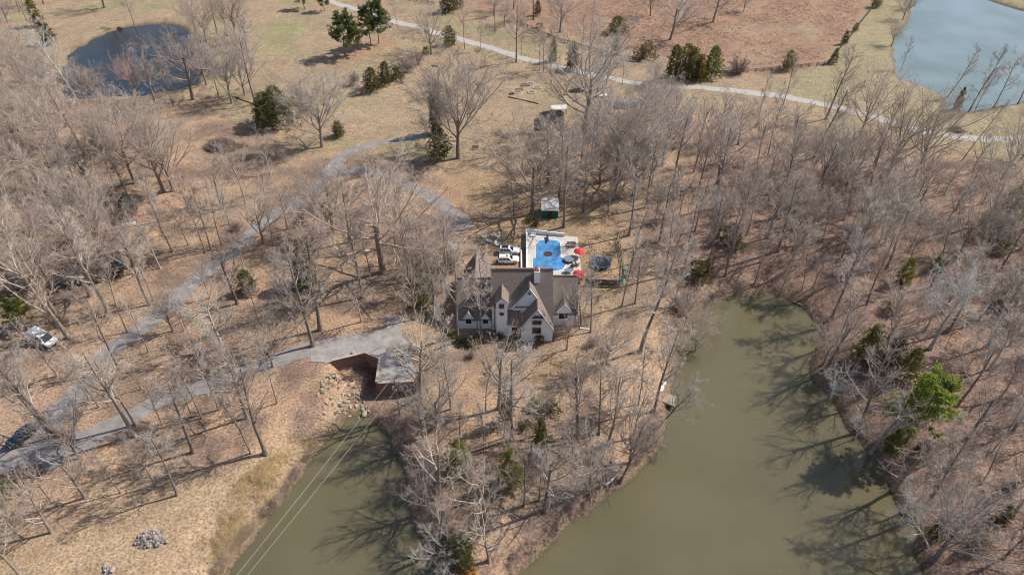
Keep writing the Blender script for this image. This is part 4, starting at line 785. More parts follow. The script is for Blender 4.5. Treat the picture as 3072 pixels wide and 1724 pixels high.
def children(r, P, R, L, n, t0, ang, ratio, rr_, t1=1.0, fall=.5):
    """n children per parent along t0..t1 of its length"""
    B, m, _ = P.shape; t = (np.arange(n)[None, :] + r.random((B, n))) / n; t = t0 + (t1 - t0) * t; f = t * (m - 1); i = np.minimum(f.astype(int), m - 2); u = (f - i)[..., None]; b = np.arange(B)[:, None]
    p = P[b, i] * (1 - u) + P[b, i + 1] * u; T = unit(P[b, i + 1] - P[b, i]); pr = R[b, i] * (1 - u[..., 0]) + R[b, i + 1] * u[..., 0]
    q = r.normal(size=T.shape); q = unit(q - (q * T).sum(-1, keepdims=True) * T); a = np.radians(r.uniform(ang[0], ang[1], (B, n)))[..., None]
    d = T * np.cos(a) + q * np.sin(a); l = L[:, None] * ratio * (1 - fall * t) * r.uniform(.75, 1.25, (B, n))
    return p.reshape(-1, 3), d.reshape(-1, 3), l.ravel(), (pr * rr_).ravel()
STY = {  # trunk height share, radius, limb start, limb count, limb angles, limb length share, limb lift, taper of limb length, trunk wander, counts
    'tall': dict(tr=.92, rad=.31, t0=.40, nl=17, la=(32, 66), ll=.37, up=.10, fall=.45, w0=.022, n2=7, n3=6, n4=6),
    'oak': dict(tr=.60, rad=.44, t0=.34, nl=12, la=(38, 76), ll=.60, up=.10, fall=.25, w0=.035, n2=8, n3=8, n4=7),
    'vase': dict(tr=.46, rad=.38, t0=.36, nl=14, la=(15, 64), ll=.70, up=.085, fall=.15, w0=.03, n2=8, n3=7, n4=6),
    'slim': dict(tr=.95, rad=.18, t0=.34, nl=16, la=(30, 58), ll=.29, up=.10, fall=.5, w0=.03, n2=6, n3=6, n4=5),
    'lean': dict(tr=.80, rad=.27, t0=.36, nl=13, la=(25, 60), ll=.44, up=.11, fall=.4, w0=.05, n2=7, n3=8, n4=6),
    'round': dict(tr=.42, rad=.34, t0=.42, nl=17, la=(12, 66), ll=.62, up=.075, fall=.10, w0=.03, n2=10, n3=10, n4=9),
    'great': dict(tr=.55, rad=.46, t0=.34, nl=12, la=(35, 76), ll=.66, up=.10, fall=.2, w0=.04, n2=9, n3=9, n4=8),
    'sparse': dict(tr=.66, rad=.34, t0=.30, nl=11, la=(26, 60), ll=.50, up=.11, fall=.35, w0=.04, n2=6, n3=5, n4=3),
    'wood': dict(tr=.70, rad=.27, t0=.36, nl=13, la=(22, 62), ll=.50, up=.09, fall=.35, w0=.04, n2=6, n3=5, n4=2)}
H0 = 20.0
def bare_tree(style, seed, mt_trunk, mt_crown, twigw=.0145, raw=False):
    r = np.random.default_rng(seed); S = STY[style]
    Lt = np.array([H0 * S['tr']]); P0 = grow(r, np.array([[0, 0, -.4]]), np.array([[r.normal(0, .03), r.normal(0, .03), 1.0]]), Lt, 10, S['w0'], .04)
    R0 = (S['rad'] * np.linspace(1, .28 if S['tr'] > .7 else .5, 11))[None, :].copy(); R0[0, 0] *= 1.5; R0[0, 1] *= 1.06
    v0, q0 = tubes(P0, R0, 8)
    p, d, l, rd = children(r, P0, R0, np.array([H0]), S['nl'], S['t0'], S['la'], S['ll'], .55, 1.0, S['fall']); d[:, 2] = np.maximum(d[:, 2], .12)
    P1 = grow(r, p, d, l, 7, .10, S['up']); R1 = np.maximum(rd, .05)[:, None] * np.linspace(1, .25, 8)[None]
    V, Q = tubes(P1, R1, 5); Vs, Qs, n = [V], [Q], len(V)
    p, d, l, rd = children(r, P1, R1, l, S['n2'], .22, (28, 62), .46, .6); P2 = grow(r, p, d, l, 5, .14, .07); R2 = np.clip(rd, .03, .12)[:, None] * np.linspace(1, .35, 6)[None]
    V, Q = tubes(P2, R2, 4); Vs.append(V); Qs.append(Q + n); n += len(V)
    # ends of limbs go on as branches too
    p, d, l, rd = children(r, P2, R2, l, S['n3'], .2, (25, 60), .5, .6); l = np.clip(l, .5, 2.6); P3 = grow(r, p, d, l, 2, .16, .06); R3 = np.clip(rd, .016, .035)[:, None] * np.linspace(1, .5, 3)[None]
    if raw: V, T0 = spikes(P3[:, 0], P3[:, 2] - P3[:, 0], l * 1.3, np.full(len(p), .035)); T0 = T0 + n; Vs.append(V); n += len(V)
    else: V, Q = tubes(P3, R3, 3); Vs.append(V); Qs.append(Q + n); n += len(V)
    p, d, l, rd = children(r, P3, R3, l, S['n4'], .15, (20, 60), .75, 1); l = np.clip(l, .4, 1.5); d[:, 2] += .12; V, T = spikes(p, d, l, np.full(len(p), twigw) * r.uniform(.6, 1.1, len(p)))
    Vs.append(V); T = T + n
    if raw: T = np.vstack([T0, T])
    if raw: return v0, q0, np.vstack(Vs), np.vstack(Qs), T
    return npmesh('trunk', v0, q0, mat=mt_trunk, smooth=True), npmesh('crown', np.vstack(Vs), np.vstack(Qs), T, mat=mt_crown)
PROTO = {}
for sname, cnt in (('tall', 4), ('oak', 3), ('vase', 4), ('slim', 4), ('lean', 2), ('sparse', 3), ('round', 1), ('great', 2)):
    PROTO[sname] = [bare_tree(sname, 11 * i + len(sname) * 7, M['bark'], M['twig']) for i in range(cnt)]
PROTO['pale'] = [bare_tree('oak', 201, M['palebark'], M['palebark'], .016), bare_tree('lean', 202, M['palebark'], M['palebark'], .016)]
# evergreens: sprays of small leaf faces through the crown's volume
def sprays(r, c, d, size, n):
    """n leaf triangles round each centre c"""
    B = len(c); P = np.repeat(c, n, 0) + r.normal(0, .35, (B * n, 3)) * np.repeat(size, n)[:, None]; D = unit(np.repeat(d, n, 0) + r.normal(0, .6, (B * n, 3))); S = unit(np.cross(D, r.normal(size=D.shape))); s = np.repeat(size, n) * r.uniform(.5, 1.1, B * n)
    V = np.stack([P - S * (s * .28)[:, None], P + S * (s * .28)[:, None], P + D * s[:, None]], 1).reshape(-1, 3); return V, np.arange(B * n * 3).reshape(-1, 3)
def cedar(seed, wide, H=10.0, nb=760, leaf=.33, ragged=.3, mt='cedar'):
    r = np.random.default_rng(seed); t = np.sort(r.random(nb)) ** .85; prof = np.sin(pi * np.clip(.12 + .88 * (1 - t), 0, 1) ** .9 * .62) * wide; prof *= 1 + ragged * np.sin(t * 23 + seed) * .5; a = r.random(nb) * 2 * pi
    lob = 1 + .28 * np.sin(3 * a + seed) + ragged * r.normal(0, .5, nb); q = np.sqrt(r.uniform(.12, 1, nb)); rad = np.maximum(.05, prof * lob * q)
    c = np.stack([rad * np.cos(a), rad * np.sin(a), .5 + t * (H - .6) + r.normal(0, .15, nb)], 1); d = np.stack([np.cos(a), np.sin(a), np.full(nb, .9)], 1)
    V, T = sprays(r, c, d, np.full(nb, leaf) * (1.25 - .6 * t), 14); P0 = np.stack([np.zeros(6), np.zeros(6), np.linspace(-.3, H * .9, 6)], 1)[None]; v0, q0 = tubes(P0, np.linspace(.16, .03, 6)[None], 6)
    return npmesh('trunk', v0, q0, mat=M['bark']), npmesh('crown', V, None, T, mat=M[mt])
def pine(seed, H=13.0):
    r = np.random.default_rng(seed); P0 = grow(r, np.array([[0, 0, -.3]]), np.array([[0, 0, 1.]]), np.array([H]), 8, .02, .05); R0 = np.linspace(.2, .04, 9)[None]; v0, q0 = tubes(P0, R0, 7)
    p, d, l, rd = children(r, P0, R0, np.array([H]), 60, .30, (55, 88), .42, .5, 1.0, .68); P1 = grow(r, p, d, l, 4, .08, .07); R1 = np.full(len(p), .035)[:, None] * np.linspace(1, .4, 5)[None]; vb, qb = tubes(P1, R1, 3)
    p2, d2, l2, _ = children(r, P1, R1, l, 10, .3, (20, 70), .3, 1); c = p2 + d2 * .3; sz = np.full(len(c), .46); V, T = sprays(r, c, d2, sz, 14)
    return npmesh('trunk', np.vstack([v0, vb]), np.vstack([q0, qb + len(v0)]), mat=M['bark']), npmesh('crown', V, None, T, mat=M['pine'])
def bush(seed, mt, H=3.0, n=110, leaf=.3):
    r = np.random.default_rng(seed); c = unit(r.normal(size=(n, 3))) * (r.random(n) ** .4)[:, None]; c[:, 2] = np.abs(c[:, 2]); lob = 1 + .3 * np.sin(3 * np.arctan2(c[:, 1], c[:, 0]) + seed); c *= np.stack([H * .55 * lob, H * .55 * lob, np.full(n, H * .85)], 1)
    V, T = sprays(r, c, c + np.array((0, 0, .6)), np.full(n, leaf), 14); st = spikes(np.zeros((9, 3)), r.normal(size=(9, 3)) * .5 + np.array((0, 0, 1.)), np.full(9, H * .8), np.full(9, .05))
    return npmesh('stems', st[0], None, st[1], mat=M['bark']), npmesh('foliage', V, None, T, mat=M[mt])
def thicket(seed, H=3.0, stems=26, mt='brush'):
    """bare multi-stemmed shrub"""
    r = np.random.default_rng(seed); p = r.normal(0, .25, (stems, 3)); p[:, 2] = -.1; d = r.normal(0, .45, (stems, 3)); d[:, 2] = 1; P1 = grow(r, p, d, r.uniform(.6, 1, stems) * H, 4, .12, .02); R1 = np.full(stems, .035)[:, None] * np.linspace(1, .4, 5)[None]; v, q = tubes(P1, R1, 3)
    p, d, l, rd = children(r, P1, R1, np.full(stems, H), 7, .2, (20, 60), .34, 1); P2 = grow(r, p, d, l, 2, .12, .04); R2 = np.full(len(p), .02)[:, None] * np.linspace(1, .6, 3)[None]; v2, q2 = tubes(P2, R2, 3)
    p, d, l, rd = children(r, P2, R2, l, 5, .1, (20, 60), .8, 1); V, T = spikes(p, d, np.clip(l, .3, 1.0), np.full(len(p), .016)); n = len(v) + len(v2)
    return npmesh('stems', v, q, mat=M['bark']), npmesh('twigs', np.vstack([v2, V]), q2, T + len(v2), mat=M[mt])
PROTO['cedar'] = [cedar(1, 2.4), cedar(2, 2.9), cedar(5, 2.1, ragged=.45), cedar(8, 3.3, 9.0, 900, .33)]
PROTO['column'] = [cedar(21, 1.4, 14.0, 900, .32), cedar(22, 1.7, 14.0, 900, .32, .5)]
PROTO['pine'] = [pine(3), pine(4), pine(6)]
PROTO['bush'] = [bush(1, 'olive'), bush(2, 'olive'), bush(3, 'olive', 2.6, 80)]
PROTO['thicket'] = [thicket(1), thicket(2), thicket(3, 3.0, 34)]
PH_ = {'cedar': 10.0, 'column': 14.0, 'pine': 13.0, 'bush': 3.0, 'thicket': 3.0}
NAMES = {'sparse': 'bare_tree', 'round': 'bare_tree', 'great': 'bare_tree', 'tall': 'bare_tree', 'oak': 'bare_tree', 'vase': 'bare_tree', 'slim': 'bare_tree', 'lean': 'bare_tree', 'pale': 'sycamore_tree', 'cedar': 'cedar_tree', 'column': 'cedar_tree', 'pine': 'pine_tree', 'bush': 'evergreen_bush', 'thicket': 'bare_shrub'}
PARTS = {'bush': ('stems', 'foliage'), 'thicket': ('stems', 'twigs')}
TREES = []      # (kind, x, y, z, h, cluster, tint, lean, px)
tr_ = random.Random(5)
def put(kind, X, Y, Z, h, cluster, tint=None, lean=(0, 0), px=0, wide=1.0, label=None): TREES.append((kind, X, Y, Z, h, cluster, tint, lean, px, wide, label))
def T(zone_, cluster, rows):
    for row in rows:
        x, y, h, kind = row[:4]; ex = row[4] if len(row) > 4 else {}
        X, Y, Z = gp(zone_, x, y); put(kind, X, Y, Z, h, cluster, ex.get('tint'), ex.get('lean', (0, 0)), spx(zone_, x, y)[0], ex.get('wide', 1.0), ex.get('label'))
RED = (1.08, .85, .8, 1)
GRN = (.95, 1.5, .75, 1)
T('A', 'along the far side of the dark pond', [(790, 60, 17, 'oak'), (1015, 195, 12, 'slim'), (330, 30, 16, 'tall'), (1560, 330, 16, 'vase'), (1790, 315, 20, 'vase'), (1640, 250, 16, 'tall'), (1480, 230, 14, 'vase')])
T('A', 'on the near shore of the dark pond', [(1030, 742, 13, 'vase', dict(tint=RED, label='bare tree with a reddish crown standing before the dark pond')), (1200, 835, 16, 'tall'), (1310, 800, 13, 'slim'), (1460, 752, 20, 'oak'), (1660, 760, 14, 'slim'), (1750, 780, 18, 'vase'), (1930, 790, 19, 'tall'), (1560, 640, 15, 'vase'), (1850, 720, 15, 'vase')])
T('A', 'left', [(600, 800, 22, 'pale', dict(label='tall white barked sycamore at the left end of the dark pond', lean=(-.12, .05)))])
T('A', 'in the grey wood beside the dark pond', [(180, 640, 15, 'vase'), (330, 790, 15, 'vase'), (460, 780, 14, 'vase'), (110, 480, 14, 'vase'), (60, 760, 15, 'tall'), (30, 620, 14, 'vase'), (150, 90, 13, 'tall'), (60, 170, 12, 'vase'), (200, 150, 11, 'slim'), (760, 760, 9, 'vase'), (30, 330, 12, 'vase'), (680, 770, 12, 'vase')])
T('A', 'in the wood left of the field', [(640, 1180, 20, 'tall'), (230, 1190, 18, 'tall'), (1020, 1380, 20, 'vase'), (930, 1400, 17, 'tall'), (1240, 1446, 20, 'vase'), (1310, 1440, 18, 'vase'), (880, 1446, 15, 'slim'), (440, 1430, 18, 'vase'), (320, 1440, 18, 'tall'), (700, 1440, 16, 'vase'), (120, 1300, 17, 'vase'), (20, 1400, 16, 'tall'), (560, 1330, 17, 'tall'), (100, 1000, 16, 'tall'), (420, 1080, 16, 'vase'), (820, 1150, 15, 'vase'), (1130, 1250, 14, 'slim'), (500, 960, 15, 'tall'), (270, 1010, 15, 'vase'), (20, 1120, 15, 'vase')])
T('A', 'field', [(2430, 1110, 19, 'round', dict(label='wide vase shaped bare tree on the lawn above the driveway fork', wide=1.15)), (1725, 1380, 9, 'slim', dict(label='small slender bare tree alone below the brush heap'))])
T('A', 'cedars', [(2020, 930, 11, 'cedar', dict(label='left of two dark cedars beside the wide bare tree')), (2110, 950, 14, 'cedar', dict(label='taller right cedar beside the wide bare tree')), (2560, 1030, 5, 'cedar', dict(label='low round cedar right of the wide bare tree', wide=1.5)), (300, 200, 12, 'column', dict(tint=(1.5, 1.25, .8, 1), wide=1.4, label='olive gold cedar at the left of the upper field')), (380, 330, 8, 'cedar', dict(wide=1.3, label='dark cedar clump at the corner of the upper field')), (870, 1250, 3, 'bush', dict(label='dark bush among the trunks of the left wood')), (900, 215, 1.6, 'bush', dict(label='small bush on the far pond bank'))])
T('B', 'pines', [(285, 330, 16, 'pine', dict(label='bright green pine at the right of the pine group')), (225, 345, 15, 'pine', dict(label='green pine in the middle of the pine group')), (30, 430, 15, 'pine', dict(label='dark broad pine at the left of the pine group', tint=(.8, .9, .9, 1), wide=1.3)), (110, 420, 11, 'pine', dict(label='shorter pine at the front of the pine group'))])
T('A', 'pines2', [(2300, 70, 9, 'pine', dict(label='dark pine at the top of the gravel lane', wide=1.3)), (2450, 90, 9, 'pine', dict(label='green pine beside the gravel lane end', wide=1.2))])
T('B', 'along the gravel lane', [(430, 222, 11, 'slim'), (680, 410, 16, 'vase'), (930, 372, 13, 'slim', dict(tint=(1.1, .9, .85, 1))), (1050, 385, 9, 'slim'), (1320, 470, 18, 'tall'), (1500, 530, 12, 'slim'), (1525, 542, 13, 'slim'), (1575, 545, 13, 'slim'), (1300, 70, 15, 'tall'), (1450, 150, 15, 'tall', dict(tint=(.6, .62, .5, 1))), (1650, 245, 15, 'oak'), (1360, 420, 9, 'slim'), (1150, 120, 9, 'vase'), (1230, 200, 9, 'vase')])
T('B', 'in the red field', [(2480, 300, 17, 'oak'), (1825, 300, 8, 'slim'), (2330, 120, 12, 'vase')])
T('C', 'in the red field', [(230, 170, 17, 'oak'), (460, 90, 8, 'vase')])
T('B', 'evergreens', [(800, 95, 9, 'cedar', dict(wide=1.4, label='dark cedar at the top edge beside the lane')), (880, 60, 8, 'cedar', dict(label='small dark cedar right of the top edge one')), (1480, 120, 6, 'cedar', dict(label='cedar growing at a dark trunk in the red field')), (2080, 250, 7, 'cedar', dict(wide=1.6, label='stout blue green cedar in the red field')), (2070, 410, 6, 'cedar', dict(label='cedar just behind the lane fence')), (1745, 530, 9, 'cedar', dict(label='dark pointed cedar standing on the gravel lane edge')), (2290, 440, 7, 'bush', dict(tint=(1.1, .9, .8, 1), label='brown olive bush beside the lane fence')), (2510, 600, 12, 'cedar', dict(label='leftmost tall cedar of the dense green clump')), (2575, 570, 11, 'cedar', dict(tint=(1.3, 1.15, .8, 1), label='yellowish cedar of the dense green clump')),
                      (820, 340, 8, 'cedar', dict(label='dark cedar beside a bare tree at the lane')), (1590, 470, 8, 'column', dict(label='thin ivy green cedar by the lane bend', wide=1.4)), (720, 1010, 14, 'column', dict(label='tall thin dark cedar inside the big round oak', wide=1.1)), (740, 1190, 9, 'cedar', dict(label='dark cedar at the foot of the big round oak', wide=1.1)), (1500, 210, 2.5, 'bush', dict(label='small bush in the red field'))])
T('B', 'hedge', [(130, 720, 3.6, 'thicket', dict(label='bare shrub at the lower end of the hedge')), (230, 690, 8, 'cedar', dict(wide=1.25, label='lowest green cedar of the hedge')), (330, 645, 8, 'cedar', dict(wide=1.25, label='middle green cedar of the hedge')), (420, 600, 6, 'bush', dict(label='grey green bush in the hedge')), (500, 545, 6, 'thicket', dict(label='tall bare shrub in the hedge')), (570, 490, 6, 'thicket', dict(label='bare shrub at the top end of the hedge')), (100, 640, 5, 'thicket', dict(label='bare shrub behind the lowest hedge cedar')), (640, 400, 3, 'bush', dict(tint=GRN, label='green bush under the bare lane tree'))])
T('B', 'great', [(880, 1195, 25, 'round', dict(label='big round crowned bare oak alone on the lawn', wide=1.1)), (1835, 1000, 26, 'great', dict(label='great spreading bare oak beside the dark barn', wide=1.1)), (2065, 1345, 23, 'great', dict(label='large dark limbed bare oak behind the garden hut'))])
T('B', 'behind the garden hut', [(1800, 1310, 15, 'slim'), (1845, 1480, 18, 'slim'), (1640, 1500, 17, 'tall'), (2200, 1480, 17, 'vase'), (2280, 1330, 18, 'vase'), (1500, 1420, 15, 'vase'), (2420, 1250, 18, 'vase'), (2330, 1040, 17, 'vase'), (2500, 1400, 18, 'tall'), (2200, 1180, 16, 'vase'), (2480, 1050, 14, 'vase')])
T('B', 'beside the tarp shelter', [(2300, 880, 11, 'vase'), (2440, 800, 8, 'vase'), (2520, 900, 10, 'sparse'), (2120, 640, 9, 'slim'), (2360, 640, 9, 'vase'), (2080, 500, 10, 'slim'), (1940, 640, 9, 'slim')])
T('C', 'evergreens2', [(60, 600, 11, 'cedar', dict(label='dark cedar in the dense green clump', wide=1.2)), (130, 610, 9, 'cedar', dict(tint=(1.5, 1.25, .7, 1), label='golden cedar at the front of the green clump')), (210, 590, 11, 'cedar', dict(tint=(.95, 1.3, .8, 1), wide=1.2, label='rightmost green cedar of the dense clump')), (420, 550, 6, 'thicket', dict(label='grey shrub right of the green cedar clump', wide=1.3)), (790, 530, 7, 'cedar', dict(label='single cedar standing on the fence line')), (1130, 480, 5.5, 'cedar', dict(label='cedar at the bend of the field fence')), (1215, 335, 5, 'cedar', dict(label='cedar further up the climbing fence')), (1295, 240, 3.5, 'cedar', dict(label='little cedar on the climbing fence')), (1450, 55, 6, 'cedar', dict(label='cedar at the top end of the field fence'))])
T('C', 'at the rim of the pale pond', [(1640, 545, 10, 'slim'), (1575, 345, 9, 'vase'), (1660, 150, 9, 'vase'), (1700, 60, 8, 'vase'), (1990, 740, 14, 'slim', dict(lean=(.3, 0))), (2160, 840, 16, 'slim', dict(wide=1.3)), (2210, 820, 11, 'slim'), (2345, 810, 14, 'slim', dict(wide=1.2)), (2530, 780, 13, 'lean')])
T('C', 'pondcedar', [(2055, 830, 8, 'column', dict(label='thin cedar at the foot of the pale pond', wide=1.2))])
T('C', 'along the near side of the pond lane', [(750, 810, 14, 'slim'), (1080, 900, 18, 'tall', dict(lean=(.1, 0))), (990, 1190, 19, 'tall', dict(lean=(.12, 0))), (780, 1335, 19, 'lean'), (1340, 1030, 18, 'vase'), (1520, 1370, 22, 'vase', dict(lean=(.1, 0))), (1440, 1250, 17, 'tall'), (1750, 1330, 20, 'vase', dict(lean=(.12, 0))), (2110, 1210, 14, 'slim', dict(lean=(.15, 0))), (2400, 1350, 16, 'vase', dict(lean=(.1, 0))), (640, 1180, 15, 'slim'), (260, 1390, 20, 'vase'), (2560, 1200, 15, 'vase'), (120, 1090, 13, 'sparse'), (420, 1090, 13, 'sparse'), (560, 960, 13, 'slim')])
T('D', 'left of the upper driveway', [(680, 785, 15, 'oak', dict(tint=(.7, .68, .65, 1))), (820, 930, 21, 'tall', dict(tint=(1.2, 1.2, 1.15, 1))), (520, 1100, 23, 'sparse', dict(tint=(1.25, 1.22, 1.15, 1), lean=(-.08, 0))), (455, 980, 22, 'tall', dict(lean=(-.1, 0))), (1130, 850, 17, 'tall'), (1155, 820, 11, 'slim'), (1550, 455, 16, 'slim'), (1590, 435, 15, 'slim'), (1670, 398, 13, 'slim'), (1300, 450, 13, 'slim'), (1420, 400, 10, 'slim'), (300, 520, 16, 'vase'), (560, 420, 16, 'vase'), (720, 330, 15, 'vase'), (120, 360, 17, 'tall'), (240, 250, 16, 'vase'), (400, 180, 16, 'tall'), (60, 640, 17, 'vase'), (960, 1060, 14, 'slim'), (640, 180, 15, 'tall'), (1230, 330, 12, 'slim')])
T('D', 'between the two driveways', [(1790, 845, 15, 'sparse', dict(tint=(.6, .58, .56, 1), wide=1.1)), (1950, 990, 10, 'slim'), (2415, 1045, 21, 'tall'), (2362, 1165, 20, 'tall'), (2262, 1125, 9, 'slim'), (1305, 1050, 10, 'vase'), (1385, 1050, 9, 'slim'), (1990, 385, 14, 'vase'), (2060, 400, 11, 'slim'), (1680, 1180, 14, 'pale'), (1120, 1210, 10, 'slim'), (900, 1340, 16, 'tall'), (1500, 1260, 11, 'slim'), (2480, 330, 14, 'vase'), (2060, 1320, 11, 'vase', dict(tint=(1.2, 1.18, 1.1, 1)))])
T('G', 'on the leafy slope below the driveway', [(1015, 400, 20, 'tall'), (430, 400, 21, 'tall'), (395, 420, 17, 'sparse', dict(tint=(1.25, 1.22, 1.15, 1))), (640, 862, 12, 'sparse', dict(tint=(1.15, 1.15, 1.05, 1))), (910, 825, 9, 'slim'), (1172, 770, 11, 'slim'), (1335, 842, 14, 'slim', dict(wide=1.2)), (1455, 520, 16, 'tall'), (1222, 310, 9, 'slim'), (1522, 265, 13, 'slim'), (1450, 250, 10, 'slim'), (1025, 312, 15, 'tall'), (1650, 200, 13, 'slim'), (1740, 172, 7, 'slim'), (1867, 262, 17, 'tall'), (1892, 527, 14, 'slim'), (2005, 537, 18, 'tall'), (2090, 152, 11, 'slim'), (742, 182, 9, 'slim'), (672, 132, 9, 'slim'), (387, 1122, 12, 'sparse', dict(tint=(1.15, 1.12, 1.05, 1))), (150, 1450, 13, 'lean', dict(tint=(1.2, 1.2, 1.1, 1))), (1062, 45, 8, 'slim'), (820, 180, 7, 'slim'), (395, 905, 9, 'slim'), (600, 560, 12, 'vase'), (120, 1130, 9, 'vase')])
T('G', 'ever3', [(10, 860, 6, 'bush', dict(tint=GRN, label='green bush at the left edge below the navy car', wide=1.1))])
T('D', 'ever4', [(200, 1040, 8, 'pine', dict(tint=(1.6, 1.5, .8, 1), wide=1.2, label='bright yellow green young pine behind the white van')), (2260, 230, 2.4, 'bush', dict(tint=(.6, .55, .5, 1), label='small dark round bush beside the driveway')), (1880, 760, 6, 'cedar', dict(wide=1.3, label='olive cedar behind the dark limbed tree')), (2310, 700, 10, 'column', dict(wide=1.9, label='broad dark cedar left of the house')), (1790, 290, 3, 'thicket', dict(label='dark shrub between the slender driveway trees'))])
T('E', 'left of the house', [(315, 602, 26, 'great', dict(label='tallest bare oak left of the house', wide=1.05)), (165, 802, 19, 'tall'), (472, 375, 13, 'slim'), (60, 380, 16, 'tall'), (640, 640, 12, 'sparse', dict(tint=(1.1, 1.02, .92, 1))), (560, 960, 12, 'sparse', dict(tint=(1.2, 1.18, 1.1, 1))), (700, 900, 13, 'sparse'), (760, 760, 13, 'vase'), (215, 640, 12, 'slim'), (-60, 300, 17, 'vase'), (420, 120, 10, 'vase')])
T('E', 'close in front of the house', [(878, 1095, 19, 'slim', dict(tint=(1.3, 1.28, 1.2, 1))), (1062, 1092, 17, 'slim'), (760, 1120, 13, 'slim'), (785, 1310, 12, 'slim'), (1330, 1120, 6, 'sparse', dict(tint=(1.1, .85, .8, 1))), (1700, 1190, 8, 'sparse')])
T('E', 'behind the pool', [(1440, 168, 20, 'great', dict(wide=1.1, label='wide limbed bare oak beside the green garden hut')), (1680, 268, 20, 'tall'), (1825, 158, 15, 'tall'), (1300, 180, 11, 'slim'), (1560, -60, 16, 'tall'), (2060, 60, 17, 'vase'), (1950, -60, 17, 'vase')])
T('E', 'on the slope right of the house', [(2115, 865, 14, 'slim'), (2215, 845, 13, 'slim'), (2255, 1210, 22, 'tall', dict(lean=(.1, 0))), (2185, 545, 14, 'slim'), (1810, 1010, 10, 'sparse'), (1880, 1060, 15, 'slim'), (2440, 640, 15, 'tall'), (2400, 380, 15, 'tall'), (2170, 330, 16, 'tall'), (2300, 120, 17, 'tall'), (2510, 870, 15, 'slim'), (2000, 1300, 9, 'vase')])
T('W', 'pole', [(1262, 1110, 19, 'sparse', dict(tint=(1.35, 1.33, 1.22, 1), label='pale limbed bare tree at the corner of the parking court'))])
T('H', 'on the wooded point', [(1285, 427, 18, 'tall'), (1230, 412, 10, 'slim'), (1185, 192, 16, 'sparse', dict(label='tall bare tree right in front of the house entry', tint=(1.15, 1.1, 1.0, 1))), (897, 472, 9, 'slim'), (1072, 522, 9, 'slim'), (1087, 217, 10, 'slim'), (825, 197, 14, 'slim'), (735, 862, 15, 'sparse', dict(tint=(1.25, 1.2, 1.1, 1))), (1092, 1045, 14, 'sparse', dict(tint=(1.15, 1.12, 1.05, 1))), (1532, 965, 16, 'sparse'), (1490, 882, 12, 'slim'), (1375, 922, 11, 'lean'), (1780, 392, 17, 'sparse'), (2008, 472, 17, 'lean', dict(lean=(.12, 0))), (1945, 385, 16, 'slim'), (2105, 742, 14, 'lean', dict(lean=(.2, 0))), (2358, 217, 17, 'tall'), (2240, 162, 13, 'slim'), (1870, 792, 10, 'vase'), (1112, 1345, 12, 'sparse'), (740, 1180, 10, 'sparse', dict(tint=(1.25, 1.2, 1.1, 1))), (790, 1400, 9, 'pale'), (700, 700, 9, 'sparse'), (620, 420, 11, 'sparse'), (720, 340, 12, 'vase'), (640, 960, 8, 'vase'), (2180, 600, 11, 'vase'), (2390, 330, 11, 'lean', dict(lean=(.35, -.1))), (1770, 860, 8, 'vase', dict(tint=(1.25, 1.2, 1.15, 1)))])
T('H', 'pointgreen', [(900, 660, 8, 'cedar', dict(tint=(1.7, 1.75, .9, 1), label='bright olive cedar on the left of the wooded point')), (1290, 770, 9, 'cedar', dict(tint=(1.6, 1.6, .9, 1), label='olive cedar in the middle of the wooded point', wide=.9)), (1500, 560, 10, 'column', dict(wide=1.0, tint=(1.3, 1.3, .9, 1), label='dark green cedar right of the olive one')), (1240, 300, 9, 'column', dict(wide=1.1, label='thin cedar beside a straight trunk on the point')), (900, 1360, 8, 'cedar', dict(label='green cedar near the tip of the wooded point')), (1460, 190, 3, 'bush', dict(tint=(1.1, 1.25, .8, 1), label='low green bush left of the lawn trees')), (1580, 220, 3, 'bush', dict(label='low olive bush below the house lawn')), (1380, 330, 2.2, 'bush', dict(label='little bush among the leaves on the point'))])
T('I', 'rightgreen', [(1680, 450, 15, 'pine', dict(tint=(1.8, 1.9, 1.0, 1), wide=1.15, label='bright green pine on the right bank of the lake')), (1560, 520, 6, 'cedar', dict(tint=(1.1, 1.4, .8, 1), label='green cedar just below the bright pine')), (1755, 570, 5, 'cedar', dict(label='small cedar on the right bank slope')), (2420, 850, 4, 'cedar', dict(label='little cedar near the right edge')), (2390, 1040, 4.5, 'cedar', dict(label='little olive cedar lower on the right slope')), (2200, 1250, 4, 'cedar', dict(label='small cedar above the leaning white tree')), (1900, 1150, 4, 'cedar', dict(label='small yellow green cedar at the right shore'))])
T('F', 'rightgreen2', [(1380, 1280, 9, 'cedar', dict(tint=(1.3, 1.35, .8, 1), label='left cedar of the green row above the right shore', wide=1.2)), (1660, 1420, 8, 'cedar', dict(tint=(1.2, 1.2, .8, 1), label='low cedar of the green row above the right shore')), (1540, 1330, 8, 'cedar', dict(label='dark middle cedar of the green row'))])
T('I', 'on the leafy floor at the lower right', [(2150, 420, 12, 'sparse'), (2330, 520, 11, 'slim'), (2480, 380, 13, 'sparse'), (2250, 760, 10, 'slim'), (2500, 980, 12, 'sparse'), (2120, 1180, 9, 'slim'), (2420, 1320, 10, 'sparse')])
